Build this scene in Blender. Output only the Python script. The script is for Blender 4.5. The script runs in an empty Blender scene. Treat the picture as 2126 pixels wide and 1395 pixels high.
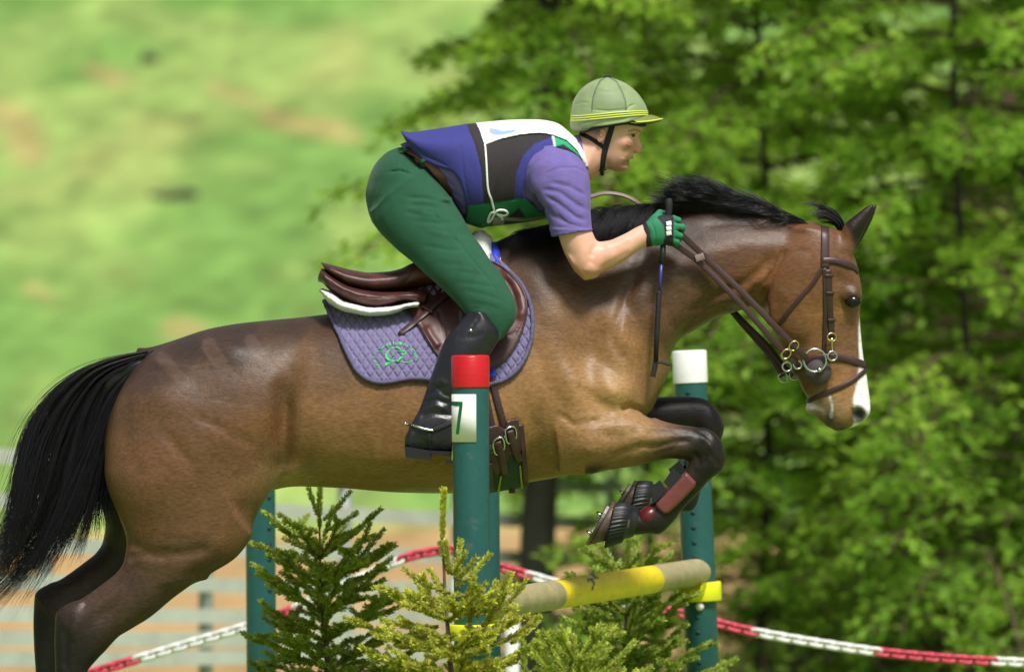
import bpy, bmesh, math, random
import numpy as np
from mathutils import Vector, Matrix
from mathutils.bvhtree import BVHTree
R = math.radians
rng = np.random.default_rng(7)
random.seed(7)
sc = bpy.context.scene
COL = bpy.context.collection

# ------------------------------------------------------------------ camera, sky, sun, exposure
DIST, FPX, CAMZ = 20.0, 13000.0, 1.85          # photographer 20 m away, eye height
cam_d = bpy.data.cameras.new('camera'); cam = bpy.data.objects.new('camera', cam_d); COL.objects.link(cam)
cam.location = (0, -DIST, CAMZ); cam.rotation_euler = (R(90), 0, 0)
cam_d.sensor_width = 36.0; cam_d.lens = 36.0 * FPX / 2126.0
cam_d.clip_start = 0.5; cam_d.clip_end = 3000.0
cam_d.dof.use_dof = True; cam_d.dof.focus_distance = 19.75; cam_d.dof.aperture_fstop = 2.8
sc.camera = cam
world = bpy.data.worlds.new('World'); sc.world = world; world.use_nodes = True
wn = world.node_tree.nodes; wl = world.node_tree.links
bg = wn['Background']
sky = wn.new('ShaderNodeTexSky'); sky.sky_type = 'NISHITA'; sky.sun_disc = False
SUN_EL, SUN_AZ = R(58), R(160)                  # azimuth measured from +Y clockwise
sky.sun_elevation = SUN_EL; sky.sun_rotation = SUN_AZ
sky.air_density = 1.0; sky.dust_density = 4.0; sky.ozone_density = 1.0
hsv = wn.new('ShaderNodeHueSaturation'); hsv.inputs['Saturation'].default_value = 0.45
wl.new(sky.outputs['Color'], hsv.inputs['Color']); wl.new(hsv.outputs['Color'], bg.inputs['Color'])
bg.inputs['Strength'].default_value = 0.07
sun_d = bpy.data.lights.new('sun', 'SUN'); sun = bpy.data.objects.new('sun', sun_d); COL.objects.link(sun)
sun_d.energy = 2.9; sun_d.angle = R(11); sun_d.color = (1.0, 0.97, 0.92)
sdir = Vector((math.sin(SUN_AZ) * math.cos(SUN_EL), math.cos(SUN_AZ) * math.cos(SUN_EL), math.sin(SUN_EL)))
sun.rotation_euler = (-sdir).to_track_quat('-Z', 'Y').to_euler()
sc.view_settings.view_transform = 'Standard'; sc.view_settings.look = 'None'
sc.view_settings.gamma = 1.0; sc.view_settings.use_curve_mapping = False
sc.view_settings.exposure = 0.38
sc.cycles.use_denoising = True
sc.cycles.max_bounces = 6; sc.cycles.diffuse_bounces = 3; sc.cycles.glossy_bounces = 2; sc.cycles.transmission_bounces = 3
sc.cycles.transparent_max_bounces = 6; sc.cycles.caustics_reflective = False; sc.cycles.caustics_refractive = False

# ------------------------------------------------------------------ helpers: pixels, colours, objects
def P(u, v, y=0.0):
    s = (DIST + y) / FPX
    return Vector(((u - 1063.0) * s, y, CAMZ - (v - 697.5) * s))
def toUV(co):
    s = FPX / (DIST + co[:, 1])
    return 1063.0 + co[:, 0] * s, 697.5 - (co[:, 2] - CAMZ) * s
def lin(c):
    c = np.asarray(c, float) / 255.0
    return np.where(c <= 0.04045, c / 12.92, ((c + 0.055) / 1.055) ** 2.4)
def L4(r, g, b):
    a = lin((r, g, b)); return (float(a[0]), float(a[1]), float(a[2]), 1.0)
def tag(o, label=None, cat=None, group=None, kind=None):
    if label: o['label'] = label
    if cat: o['category'] = cat
    if group: o['group'] = group
    if kind: o['kind'] = kind
    return o
def empty(name, loc=(0, 0, 0)):
    o = bpy.data.objects.new(name, None); COL.objects.link(o); o.location = loc; o.empty_display_size = 0.1
    return o
def keep(o, parent):
    """parent without moving: meshes carry world coordinates, only root empties are offset"""
    o.parent = parent
    if parent.type == 'EMPTY': o.matrix_parent_inverse = Matrix.Translation(-parent.location)
    return o
def npmesh(name, verts, faces, mat=None, parent=None, smooth=True, col=None, mats=None, midx=None):
    """verts (n,3); faces: list of (k,m) int arrays (tris and quads) or one array"""
    if not isinstance(faces, (list, tuple)): faces = [faces]
    faces = [np.asarray(f, np.int32) for f in faces if len(f)]
    me = bpy.data.meshes.new(name)
    verts = np.ascontiguousarray(verts, np.float32)
    me.vertices.add(len(verts)); me.vertices.foreach_set('co', verts.ravel())
    nl = sum(f.size for f in faces); nf = sum(len(f) for f in faces)
    me.loops.add(nl); me.polygons.add(nf)
    me.loops.foreach_set('vertex_index', np.concatenate([f.ravel() for f in faces]))
    tot = np.concatenate([np.full(len(f), f.shape[1], np.int32) for f in faces])
    st = np.concatenate([[0], np.cumsum(tot)[:-1]]).astype(np.int32)
    me.polygons.foreach_set('loop_start', st)
    me.polygons.foreach_set('use_smooth', np.full(nf, bool(smooth)))
    if midx is not None: me.polygons.foreach_set('material_index', np.asarray(midx, np.int32))
    me.update(calc_edges=True); me.validate()
    if col is not None:
        at = me.color_attributes.new('Col', 'FLOAT_COLOR', 'POINT')
        c4 = np.ones((len(verts), 4), np.float32); c4[:, :3] = col
        at.data.foreach_set('color', c4.ravel())
    for m in (mats or ([mat] if mat else [])): me.materials.append(m)
    o = bpy.data.objects.new(name, me); COL.objects.link(o)
    if parent is not None: keep(o, parent)
    return o

# ------------------------------------------------------------------ helpers: materials
def mat_new(name):
    m = bpy.data.materials.new(name); m.use_nodes = True
    return m, m.node_tree.nodes, m.node_tree.links, m.node_tree.nodes['Principled BSDF']
def make_mat(name, rgb=None, rough=0.6, var=0.12, scale=30.0, bump=0.0, bscale=200.0, metal=0.0, spec=0.5,
             sheen=0.0, attr=False, stretch=(1, 1, 1), trans=0.0, rgb2=None, detail=5.0, sss=0.0, coat=0.0, wr=None, dirt=None):
    m, n, l, p = mat_new(name)
    tc = n.new('ShaderNodeTexCoord'); mp = n.new('ShaderNodeMapping'); mp.inputs['Scale'].default_value = stretch
    l.new(tc.outputs['Object'], mp.inputs['Vector'])
    nz = n.new('ShaderNodeTexNoise'); nz.inputs['Scale'].default_value = scale; nz.inputs['Detail'].default_value = detail
    l.new(mp.outputs['Vector'], nz.inputs['Vector'])
    if attr:
        src = n.new('ShaderNodeAttribute'); src.attribute_name = 'Col'; srcout = src.outputs['Color']
    elif rgb2 is not None:
        mx = n.new('ShaderNodeMix'); mx.data_type = 'RGBA'
        mx.inputs['A'].default_value = L4(*rgb); mx.inputs['B'].default_value = L4(*rgb2)
        nz2 = n.new('ShaderNodeTexNoise'); nz2.inputs['Scale'].default_value = scale * 0.35; nz2.inputs['Detail'].default_value = 4
        l.new(mp.outputs['Vector'], nz2.inputs['Vector'])
        cr = n.new('ShaderNodeValToRGB'); cr.color_ramp.elements[0].position = 0.38; cr.color_ramp.elements[1].position = 0.62
        l.new(nz2.outputs['Fac'], cr.inputs['Fac']); l.new(cr.outputs['Color'], mx.inputs['Factor'])
        srcout = mx.outputs['Result']
    else:
        src = n.new('ShaderNodeRGB'); src.outputs[0].default_value = L4(*rgb); srcout = src.outputs[0]
    mr = n.new('ShaderNodeMapRange'); mr.inputs['From Min'].default_value = 0.3; mr.inputs['From Max'].default_value = 0.7
    mr.inputs['To Min'].default_value = 1 - var; mr.inputs['To Max'].default_value = 1 + var
    l.new(nz.outputs['Fac'], mr.inputs['Value'])
    hs = n.new('ShaderNodeHueSaturation'); l.new(srcout, hs.inputs['Color']); l.new(mr.outputs['Result'], hs.inputs['Value'])
    l.new(hs.outputs['Color'], p.inputs['Base Color'])
    p.inputs['Roughness'].default_value = rough; p.inputs['Metallic'].default_value = metal
    p.inputs['Specular IOR Level'].default_value = spec
    if sheen: p.inputs['Sheen Weight'].default_value = sheen; p.inputs['Sheen Roughness'].default_value = 0.4
    if sss:
        p.inputs['Subsurface Weight'].default_value = sss; p.inputs['Subsurface Radius'].default_value = (0.012, 0.005, 0.003)
        p.inputs['Subsurface Scale'].default_value = 1.0
    if coat: p.inputs['Coat Weight'].default_value = coat; p.inputs['Coat Roughness'].default_value = 0.15
    if bump:
        nb = n.new('ShaderNodeTexNoise'); nb.inputs['Scale'].default_value = bscale; nb.inputs['Detail'].default_value = 3
        l.new(mp.outputs['Vector'], nb.inputs['Vector'])
        bp = n.new('ShaderNodeBump'); bp.inputs['Strength'].default_value = bump; bp.inputs['Distance'].default_value = 0.004
        l.new(nb.outputs['Fac'], bp.inputs['Height']); l.new(bp.outputs['Normal'], p.inputs['Normal'])
    if wr:
        # larger irregular creases below the fine grain: (scale, strength, distance, stretch)
        mp2 = n.new('ShaderNodeMapping'); mp2.inputs['Scale'].default_value = wr[3]; mp2.inputs['Rotation'].default_value = (0, wr[4] if len(wr) > 4 else 0, 0); l.new(tc.outputs['Object'], mp2.inputs['Vector'])
        nw = n.new('ShaderNodeTexNoise'); nw.inputs['Scale'].default_value = wr[0]; nw.inputs['Detail'].default_value = 4; nw.inputs['Distortion'].default_value = 0.6; l.new(mp2.outputs['Vector'], nw.inputs['Vector'])
        b2 = n.new('ShaderNodeBump'); b2.inputs['Strength'].default_value = wr[1]; b2.inputs['Distance'].default_value = wr[2]; l.new(nw.outputs['Fac'], b2.inputs['Height'])
        if bump: l.new(b2.outputs['Normal'], bp.inputs['Normal'])
        else: l.new(b2.outputs['Normal'], p.inputs['Normal'])
    if dirt:
        # scuffs and mud with their own shape: (rgb, scale, threshold, amount)
        nd = n.new('ShaderNodeTexNoise'); nd.inputs['Scale'].default_value = dirt[1]; nd.inputs['Detail'].default_value = 8; nd.inputs['Roughness'].default_value = 0.7; l.new(tc.outputs['Object'], nd.inputs['Vector'])
        md = n.new('ShaderNodeMapRange'); md.inputs['From Min'].default_value = dirt[2]; md.inputs['From Max'].default_value = dirt[2] + 0.12; md.inputs['To Max'].default_value = dirt[3]; l.new(nd.outputs['Fac'], md.inputs['Value'])
        mxd = n.new('ShaderNodeMix'); mxd.data_type = 'RGBA'; mxd.inputs['B'].default_value = L4(*dirt[0]); l.new(hs.outputs['Color'], mxd.inputs['A']); l.new(md.outputs['Result'], mxd.inputs['Factor']); l.new(mxd.outputs['Result'], p.inputs['Base Color'])
        rm = n.new('ShaderNodeMapRange'); rm.inputs['To Min'].default_value = rough; rm.inputs['To Max'].default_value = min(1, rough + 0.35); l.new(md.outputs['Result'], rm.inputs['Value']); l.new(rm.outputs['Result'], p.inputs['Roughness'])
    if trans:
        tr = n.new('ShaderNodeBsdfTranslucent'); l.new(hs.outputs['Color'], tr.inputs['Color'])
        ms = n.new('ShaderNodeMixShader'); ms.inputs[0].default_value = trans
        l.new(p.outputs[0], ms.inputs[1]); l.new(tr.outputs[0], ms.inputs[2])
        l.new(ms.outputs[0], n['Material Output'].inputs['Surface'])
    return m

# ------------------------------------------------------------------ helpers: signed distance bodies
def spline_tab(pts, t0, t1, n=400):
    pts = sorted(pts); t = np.array([p[0] for p in pts], float); a = np.array([p[1] for p in pts], float)
    keepm = np.concatenate([[True], np.diff(t) > 1e-6]); t, a = t[keepm], a[keepm]
    if len(t) == 1: return np.linspace(t0, t1, n), np.full(n, a[0])
    d = np.diff(a) / np.diff(t); m = np.zeros(len(t)); m[0], m[-1] = d[0], d[-1]
    for i in range(1, len(t) - 1):
        if d[i - 1] * d[i] > 0:
            w1 = 2 * (t[i + 1] - t[i]) + (t[i] - t[i - 1]); w2 = (t[i + 1] - t[i]) + 2 * (t[i] - t[i - 1])
            m[i] = (w1 + w2) / (w1 / d[i - 1] + w2 / d[i])
    ts = np.linspace(t0, t1, n); tc = np.clip(ts, t[0], t[-1])
    i = np.clip(np.searchsorted(t, tc, side='right') - 1, 0, len(t) - 2)
    h = t[i + 1] - t[i]; s = (tc - t[i]) / h
    out = (2*s**3 - 3*s**2 + 1) * a[i] + (s**3 - 2*s**2 + s) * h * m[i] + (-2*s**3 + 3*s**2) * a[i+1] + (s**3 - s**2) * h * m[i+1]
    return ts, out
def seg_dist2d(X, Z, pts):
    """distance to polyline and arc fraction; X,Z broadcastable 2d"""
    best = None; pts = np.asarray(pts, float)
    L = np.concatenate([[0], np.cumsum(np.hypot(*np.diff(pts, axis=0).T))]); tot = L[-1]
    for i in range(len(pts) - 1):
        ax, az = pts[i]; bx, bz = pts[i + 1]; dx, dz = bx - ax, bz - az; q = dx*dx + dz*dz + 1e-12
        t = np.clip(((X - ax) * dx + (Z - az) * dz) / q, 0, 1)
        d = np.hypot(X - ax - t*dx, Z - az - t*dz); fr = (L[i] + t * (L[i+1] - L[i])) / tot
        if best is None: best, bf = d, fr + 0 * d
        else:
            w = d < best; best = np.where(w, d, best); bf = np.where(w, fr, bf)
    return best, bf
def poly_sd(X, Z, pts):
    """signed distance to closed polygon, negative inside"""
    pts = np.asarray(pts, float); n = len(pts); d = np.full(np.broadcast(X, Z).shape, 1e9); ins = np.zeros(d.shape, bool)
    for i in range(n):
        ax, az = pts[i]; bx, bz = pts[(i + 1) % n]; dx, dz = bx - ax, bz - az; q = dx*dx + dz*dz + 1e-12
        t = np.clip(((X - ax) * dx + (Z - az) * dz) / q, 0, 1)
        d = np.minimum(d, np.hypot(X - ax - t*dx, Z - az - t*dz))
        c = ((az > Z) != (bz > Z)) & (X < dx * (Z - az) / (dz + 1e-12) + ax); ins ^= c
    return np.where(ins, -d, d)
def smin(a, b, k):
    if k <= 0: return np.minimum(a, b)
    h = np.maximum(k - np.abs(a - b), 0) / k
    return np.minimum(a, b) - h * h * k * 0.25
def XZ(pts, y=0.0):
    return [(P(u, v, y).x, P(u, v, y).z) for u, v in pts]
class Loft:
    """body part with a straight axis, two outline curves seen from the side and a width profile (metres)"""
    def __init__(s, a, b, top, bot, w, y=0.0, yc=None, egg=None, n=2.0, grow=0.0, pad=0.05):
        A, B = P(*a, y), P(*b, y); ax = np.array([A.x, A.z]); d = np.array([B.x - A.x, B.z - A.z]); s.len = np.hypot(*d)
        s.e = d / s.len; s.nr = np.array([-s.e[1], s.e[0]]); s.a0 = ax
        def loc(pts):
            q = np.array(XZ(pts, y)) - ax; return [(float(p @ s.e), float(p @ s.nr)) for p in q]
        T, Bo = loc(top), loc(bot)
        s.t0 = min(p[0] for p in T + Bo); s.t1 = max(p[0] for p in T + Bo)
        s.ts, tv = spline_tab(T, s.t0, s.t1); _, bv = spline_tab(Bo, s.t0, s.t1)
        if np.mean(tv) < np.mean(bv): tv, bv = bv, tv
        tv = tv + grow; bv = bv - grow
        s.c = (tv + bv) / 2; s.ra = np.maximum((tv - bv) / 2, 0.002)
        def prof(p, default):
            if p is None: return np.full(len(s.ts), default)
            if isinstance(p, (int, float)): return np.full(len(s.ts), float(p))
            return spline_tab([(s.t0 + f * (s.t1 - s.t0), val) for f, val in p], s.t0, s.t1)[1]
        s.rb = np.maximum(prof(w, 0.1) + grow, 0.002); s.yc = prof(yc, y); s.egg = prof(egg, 0.0); s.n = n; s.grow = grow
        cen = s.a0 + np.outer(s.ts, s.e); e1 = cen + np.outer(s.c + s.ra, s.nr); e2 = cen + np.outer(s.c - s.ra, s.nr)
        al = np.vstack([e1, e2]); w2 = s.rb * (1 + np.abs(s.egg))
        s.lo = np.array([al[:, 0].min(), (s.yc - w2).min(), al[:, 1].min()]) - pad
        s.hi = np.array([al[:, 0].max(), (s.yc + w2).max(), al[:, 1].max()]) + pad
    def __call__(s, X, Y, Z):
        px, pz = X - s.a0[0], Z - s.a0[1]
        t = px * s.e[0] + pz * s.e[1]; a = px * s.nr[0] + pz * s.nr[1]
        c = np.interp(t, s.ts, s.c); ra = np.interp(t, s.ts, s.ra); rb = np.interp(t, s.ts, s.rb)
        yc = np.interp(t, s.ts, s.yc); eg = np.interp(t, s.ts, s.egg)
        q = (a - c) / ra; rbe = rb * (1 - eg * np.clip(q, -1, 1)); sy = (Y - yc) / rbe
        if s.n == 2.0: f = np.sqrt(q * q + sy * sy + 1e-6)
        else: f = (np.abs(q) ** s.n + np.abs(sy) ** s.n + 1e-6) ** (1 / s.n)
        r = np.sqrt((a - c) ** 2 + (Y - yc) ** 2 + 1e-8)
        d = r * (1 - 1 / f)
        return np.maximum(d, np.maximum(t - s.t1 - s.grow, s.t0 - s.grow - t))
class Caps:
    """round cone between two points (world)"""
    def __init__(s, a, b, r1, r2, flat=1.0, pad=0.04):
        s.a, s.b = np.array(a, float), np.array(b, float); s.r1, s.r2 = r1, r2
        m = max(r1, r2) + pad; s.lo = np.minimum(s.a, s.b) - m; s.hi = np.maximum(s.a, s.b) + m
    def __call__(s, X, Y, Z):
        d = s.b - s.a; q = d @ d + 1e-12
        t = np.clip(((X - s.a[0]) * d[0] + (Y - s.a[1]) * d[1] + (Z - s.a[2]) * d[2]) / q, 0, 1)
        return np.sqrt((X - s.a[0] - t*d[0])**2 + (Y - s.a[1] - t*d[1])**2 + (Z - s.a[2] - t*d[2])**2) - (s.r1 + t * (s.r2 - s.r1))
class Ell:
    """ellipsoid, rotated by ang about the lateral axis"""
    def __init__(s, c, r, ang=0.0, pad=0.04):
        s.c, s.r = np.array(c, float), np.array(r, float); s.ca, s.sa = math.cos(ang), math.sin(ang)
        m = max(r[0], r[2]) + pad; s.lo = s.c - (m, r[1] + pad, m); s.hi = s.c + (m, r[1] + pad, m)
    def __call__(s, X, Y, Z):
        x, y, z = X - s.c[0], Y - s.c[1], Z - s.c[2]
        xr = x * s.ca + z * s.sa; zr = -x * s.sa + z * s.ca
        f = np.sqrt((xr / s.r[0])**2 + (y / s.r[1])**2 + (zr / s.r[2])**2 + 1e-6)
        r = np.sqrt(x*x + y*y + z*z + 1e-9)
        return r * (1 - 1 / f)
class Pillow:
    """rounded body from a side outline: thickness half-width W reached rpx inside the outline"""
    def __init__(s, poly, W, rpx, y=0.0, yref=None, grow=0.0, pad=.04):
        yr = y if yref is None else yref; s.p = np.array(XZ(catmull(poly, 4, True), yr)); s.W = W + grow; s.r = rpx * (DIST + yr) / FPX; s.y = y; s.g = grow
        s.lo = np.array([s.p[:, 0].min(), y - s.W, s.p[:, 1].min()]) - pad - grow; s.hi = np.array([s.p[:, 0].max(), y + s.W, s.p[:, 1].max()]) + pad + grow
    def __call__(s, X, Y, Z):
        sd = poly_sd(X[:, 0, :], Z[:, 0, :], s.p)[:, None, :] - s.g
        q = np.maximum(1 + sd / s.r, 0); return (np.sqrt(q * q + ((Y - s.y) / s.W) ** 2) - 1) * min(s.r, s.W)
class Field:
    def __init__(s, lo, hi, h):
        s.lo = np.array(lo, float); s.h = h; n = np.ceil((np.array(hi) - s.lo) / h).astype(int) + 1
        s.ax = [(s.lo[i] + h * np.arange(n[i])).astype(np.float32) for i in range(3)]; s.f = np.full(n, 0.5, np.float32)
    def sl(s, lo, hi):
        out = []
        for i in range(3):
            a = int(np.clip(np.floor((lo[i] - s.lo[i]) / s.h), 0, s.f.shape[i] - 1)); b = int(np.clip(np.ceil((hi[i] - s.lo[i]) / s.h) + 1, a + 1, s.f.shape[i]))
            out.append(slice(a, b))
        return tuple(out)
    def grid(s, sl):
        return s.ax[0][sl[0]][:, None, None], s.ax[1][sl[1]][None, :, None], s.ax[2][sl[2]][None, None, :]
    def add(s, p, k=0.0):
        sl = s.sl(p.lo - k, p.hi + k); s.f[sl] = smin(s.f[sl], p(*s.grid(sl)), k)
    def cut(s, p, k=0.0):
        sl = s.sl(p.lo - k, p.hi + k); s.f[sl] = -smin(-s.f[sl], p(*s.grid(sl)), k)
    def keep2d(s, poly, y=0.0, k=0.0, wig=0.0):
        X, Y, Z = s.ax[0][:, None], 0, s.ax[2][None, :]
        d = poly_sd(X, Z, XZ(poly, y))[:, None, :].astype(np.float32)
        s.f = -smin(-s.f, -d + 0 * s.f, k)
    def cut2d(s, poly, y=0.0, k=0.0):
        d = poly_sd(s.ax[0][:, None], s.ax[2][None, :], XZ(poly, y))[:, None, :].astype(np.float32)
        s.f = -smin(-s.f, d + 0 * s.f, k)
    def _side(s, Y, side):
        if side == 0: return 1.0
        return np.clip(0.5 - side * -1 * Y / 0.06, 0, 1) if side > 0 else np.clip(0.5 - Y / 0.06, 0, 1)
    def bump(s, c, ru, rv, amp, ang=0.0, y=-0.15, side=-1):
        C = P(c[0], c[1], y); k = (DIST + y) / FPX; ru, rv = ru * k, rv * k; m = 2.6 * max(ru, rv)
        sl = s.sl((C.x - m, -9, C.z - m), (C.x + m, 9, C.z + m)); X, Y, Z = s.grid(sl)
        x, z = X - C.x, Z - C.z; ca, sa = math.cos(R(ang)), math.sin(R(ang)); xr, zr = x*ca + z*sa, -x*sa + z*ca
        g = amp * np.exp(-(xr / ru)**2 - (zr / rv)**2)
        s.f[sl] -= (g * s._side(Y, side)).astype(np.float32)
    def crease(s, pts, sig, amp, y=-0.15, side=-1, ends=0.15, wob=0.0):
        k = (DIST + y) / FPX; q = np.array(XZ(pts, y)); sg = sig * k; m = 3 * sg
        lo, hi = q.min(0) - m, q.max(0) + m
        sl = s.sl((lo[0], -9, lo[1]), (hi[0], 9, hi[1])); X, Y, Z = s.grid(sl)
        d, fr = seg_dist2d(X[:, 0, :], Z[:, 0, :], q)
        w = np.clip(np.minimum(fr, 1 - fr) / max(ends, 1e-3), 0, 1); w = w * w * (3 - 2 * w)
        if ends <= 0: w = 1
        g = (amp * np.exp(-(d / sg)**2) * w)[:, None, :]
        s.f[sl] += (g * s._side(Y, side)).astype(np.float32)
    def sample(s, X, Y, Z):
        """trilinear read of the field on an open grid"""
        out = 0; idx = []
        for A, i in ((X, 0), (Y, 1), (Z, 2)):
            t = np.clip((A.ravel() - s.lo[i]) / s.h, 0, s.f.shape[i] - 1.001); k = t.astype(int); idx.append((k, (t - k).astype(np.float32)))
        (a, fa), (b, fb), (c, fc) = idx
        for i in (0, 1):
            for j in (0, 1):
                for k in (0, 1):
                    w = (fa if i else 1 - fa)[:, None, None] * (fb if j else 1 - fb)[None, :, None] * (fc if k else 1 - fc)[None, None, :]
                    out = out + w * s.f[np.ix_(a + i, b + j, c + k)]
        return out
    def mesh(s, smooth=1):
        f, h = s.f, s.h; ins = f < 0; n = f.shape
        c = np.zeros(tuple(m - 1 for m in n), np.uint8)
        for i in (0, 1):
            for j in (0, 1):
                for k in (0, 1): c += ins[i:n[0]-1+i, j:n[1]-1+j, k:n[2]-1+k]
        I = np.argwhere((c > 0) & (c < 8)); vid = np.full(c.shape, -1, np.int32); vid[tuple(I.T)] = np.arange(len(I))
        corner = [(i, j, k) for i in (0, 1) for j in (0, 1) for k in (0, 1)]
        val = {cc: f[I[:, 0] + cc[0], I[:, 1] + cc[1], I[:, 2] + cc[2]] for cc in corner}
        acc = np.zeros((len(I), 3)); cnt = np.zeros(len(I))
        for a in corner:
            for d in range(3):
                if a[d] == 0:
                    b = list(a); b[d] = 1; b = tuple(b); va, vb = val[a], val[b]; m = (va < 0) != (vb < 0)
                    t = va[m] / (va[m] - vb[m]); pos = np.tile(np.array(a, float), (m.sum(), 1)); pos[:, d] += t
                    acc[m] += pos; cnt[m] += 1
        V = (I + acc / cnt[:, None]) * h + s.lo
        Q = []
        for d in range(3):
            e = [slice(None)] * 3; g = [slice(None)] * 3; e[d] = slice(0, -1); g[d] = slice(1, None)
            x = ins[tuple(e)] != ins[tuple(g)]; E = np.argwhere(x); o1, o2 = [(1, 2), (2, 0), (0, 1)][d]
            ok = (E[:, o1] > 0) & (E[:, o2] > 0) & (E[:, o1] < c.shape[o1]) & (E[:, o2] < c.shape[o2]); E = E[ok]
            def at(da, db):
                F = E.copy(); F[:, o1] += da; F[:, o2] += db; return vid[tuple(F.T)]
            q = np.stack([at(-1, -1), at(0, -1), at(0, 0), at(-1, 0)], 1)
            flip = ~ins[tuple(E.T)]; q[flip] = q[flip][:, ::-1]; Q.append(q)
        Q = np.concatenate(Q); Q = Q[(Q >= 0).all(1)]
        for _ in range(smooth): V = lap(V, Q, 0.5)
        return V, Q
def fbox(u0, v0, u1, v1, yl, yh, h):
    a, b = P(u0, v1, 0), P(u1, v0, 0); return Field((a.x - .02, yl, a.z - .02), (b.x + .02, yh, b.z + .02), h)
def lap(V, Q, w):
    n = len(V); a = np.concatenate([Q[:, 0], Q[:, 1], Q[:, 2], Q[:, 3]]); b = np.concatenate([Q[:, 1], Q[:, 2], Q[:, 3], Q[:, 0]])
    i = np.concatenate([a, b]); j = np.concatenate([b, a]); cnt = np.bincount(i, minlength=n)
    M = np.stack([np.bincount(i, V[j, k], n) for k in range(3)], 1) / np.maximum(cnt, 1)[:, None]
    return V * (1 - w) + M * w
def smooth01(x, a, b):
    t = np.clip((x - a) / (b - a), 0, 1); return t * t * (3 - 2 * t)
def vnoise(co, scale, seed=0):
    """cheap smooth value noise at points"""
    r = np.random.default_rng(seed); T = r.random((64, 64, 64)); p = co * scale; i = np.floor(p).astype(int); f = p - i; f = f * f * (3 - 2 * f); i &= 63; o = 0
    for a in (0, 1):
        for b in (0, 1):
            for c in (0, 1):
                w = (f[:, 0] if a else 1 - f[:, 0]) * (f[:, 1] if b else 1 - f[:, 1]) * (f[:, 2] if c else 1 - f[:, 2])
                o = o + w * T[(i[:, 0] + a) & 63, (i[:, 1] + b) & 63, (i[:, 2] + c) & 63]
    return o

# ------------------------------------------------------------------ helpers: tubes, straps, strands, draping
def frames(pts, ref=(0, -1, 0)):
    pts = np.asarray(pts, float); t = np.gradient(pts, axis=0); t /= np.linalg.norm(t, axis=1)[:, None] + 1e-12
    ref = np.broadcast_to(np.asarray(ref, float), t.shape)
    s = np.cross(t, ref); s /= np.linalg.norm(s, axis=1)[:, None] + 1e-9; n = np.cross(s, t)
    return t, s, n
def sweep(pts, prof, closed=False, ref=(0, -1, 0), scale=None):
    """sweep 2-d profile (k,2) [side, normal] along pts -> verts, quads(+caps as tris fan)"""
    pts = np.asarray(pts, float); t, s, n = frames(pts, ref)
    if closed:
        t = np.roll(pts, -1, 0) - np.roll(pts, 1, 0); t /= np.linalg.norm(t, axis=1)[:, None]
        rf = np.broadcast_to(np.asarray(ref, float), t.shape); s = np.cross(t, rf); s /= np.linalg.norm(s, axis=1)[:, None] + 1e-9; n = np.cross(s, t)
    prof = np.asarray(prof, float); k = len(prof); m = len(pts); sc_ = np.ones(m) if scale is None else np.asarray(scale, float)
    V = pts[:, None, :] + sc_[:, None, None] * (prof[None, :, 0:1] * s[:, None, :] + prof[None, :, 1:2] * n[:, None, :])
    V = V.reshape(-1, 3); rows = m if closed else m - 1
    i = np.arange(rows)[:, None]; j = np.arange(k)[None, :]; i2 = (i + 1) % m; j2 = (j + 1) % k
    Q = np.stack([i * k + j, i * k + j2, i2 * k + j2, i2 * k + j], -1).reshape(-1, 4)
    T = np.zeros((0, 3), int)
    if not closed:
        a = np.arange(1, k - 1); T = np.concatenate([np.stack([0 * a, a + 1, a], 1), (m - 1) * k + np.stack([0 * a, a, a + 1], 1)])
    return V, Q, T
def circ(r, k=10): 
    a = np.arange(k) * 2 * np.pi / k; return np.stack([np.cos(a) * r, np.sin(a) * r], 1)
def strap_prof(w, th):
    return np.array([(-w/2, 0), (-w/2, th*0.7), (-w*0.4, th), (w*0.4, th), (w/2, th*0.7), (w/2, 0)])
def resample(pts, step):
    pts = np.asarray(pts, float); d = np.concatenate([[0], np.cumsum(np.linalg.norm(np.diff(pts, axis=0), axis=1))])
    n = max(2, int(np.ceil(d[-1] / step)) + 1); q = np.linspace(0, d[-1], n)
    return np.stack([np.interp(q, d, pts[:, k]) for k in range(pts.shape[1])], 1)
def catmull(pts, per=8, closed=False):
    p = np.asarray(pts, float); n = len(p); out = []
    for i in range(n if closed else n - 1):
        if closed: a, b, c, d = p[(i-1) % n], p[i], p[(i+1) % n], p[(i+2) % n]
        else: a, b, c, d = p[max(i-1, 0)], p[i], p[i+1], p[min(i+2, n-1)]
        for t in np.linspace(0, 1, per, endpoint=False):
            out.append(0.5 * ((2*b) + (-a+c)*t + (2*a-5*b+4*c-d)*t*t + (-a+3*b-3*c+d)*t**3))
    if not closed: out.append(p[-1])
    return np.array(out)
def tube(name, pts, r, mat, parent=None, k=10, closed=False, scale=None, ref=(0, -1, 0.013)):
    V, Q, T = sweep(pts, circ(r, k), closed, ref, scale); return npmesh(name, V, [Q, T], mat, parent)
def strap(name, pts, nrm, w, th, mat, parent=None, closed=False):
    V, Q, T = sweep(pts, strap_prof(w, th), closed, nrm); return npmesh(name, V, [Q, T], mat, parent)
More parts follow.
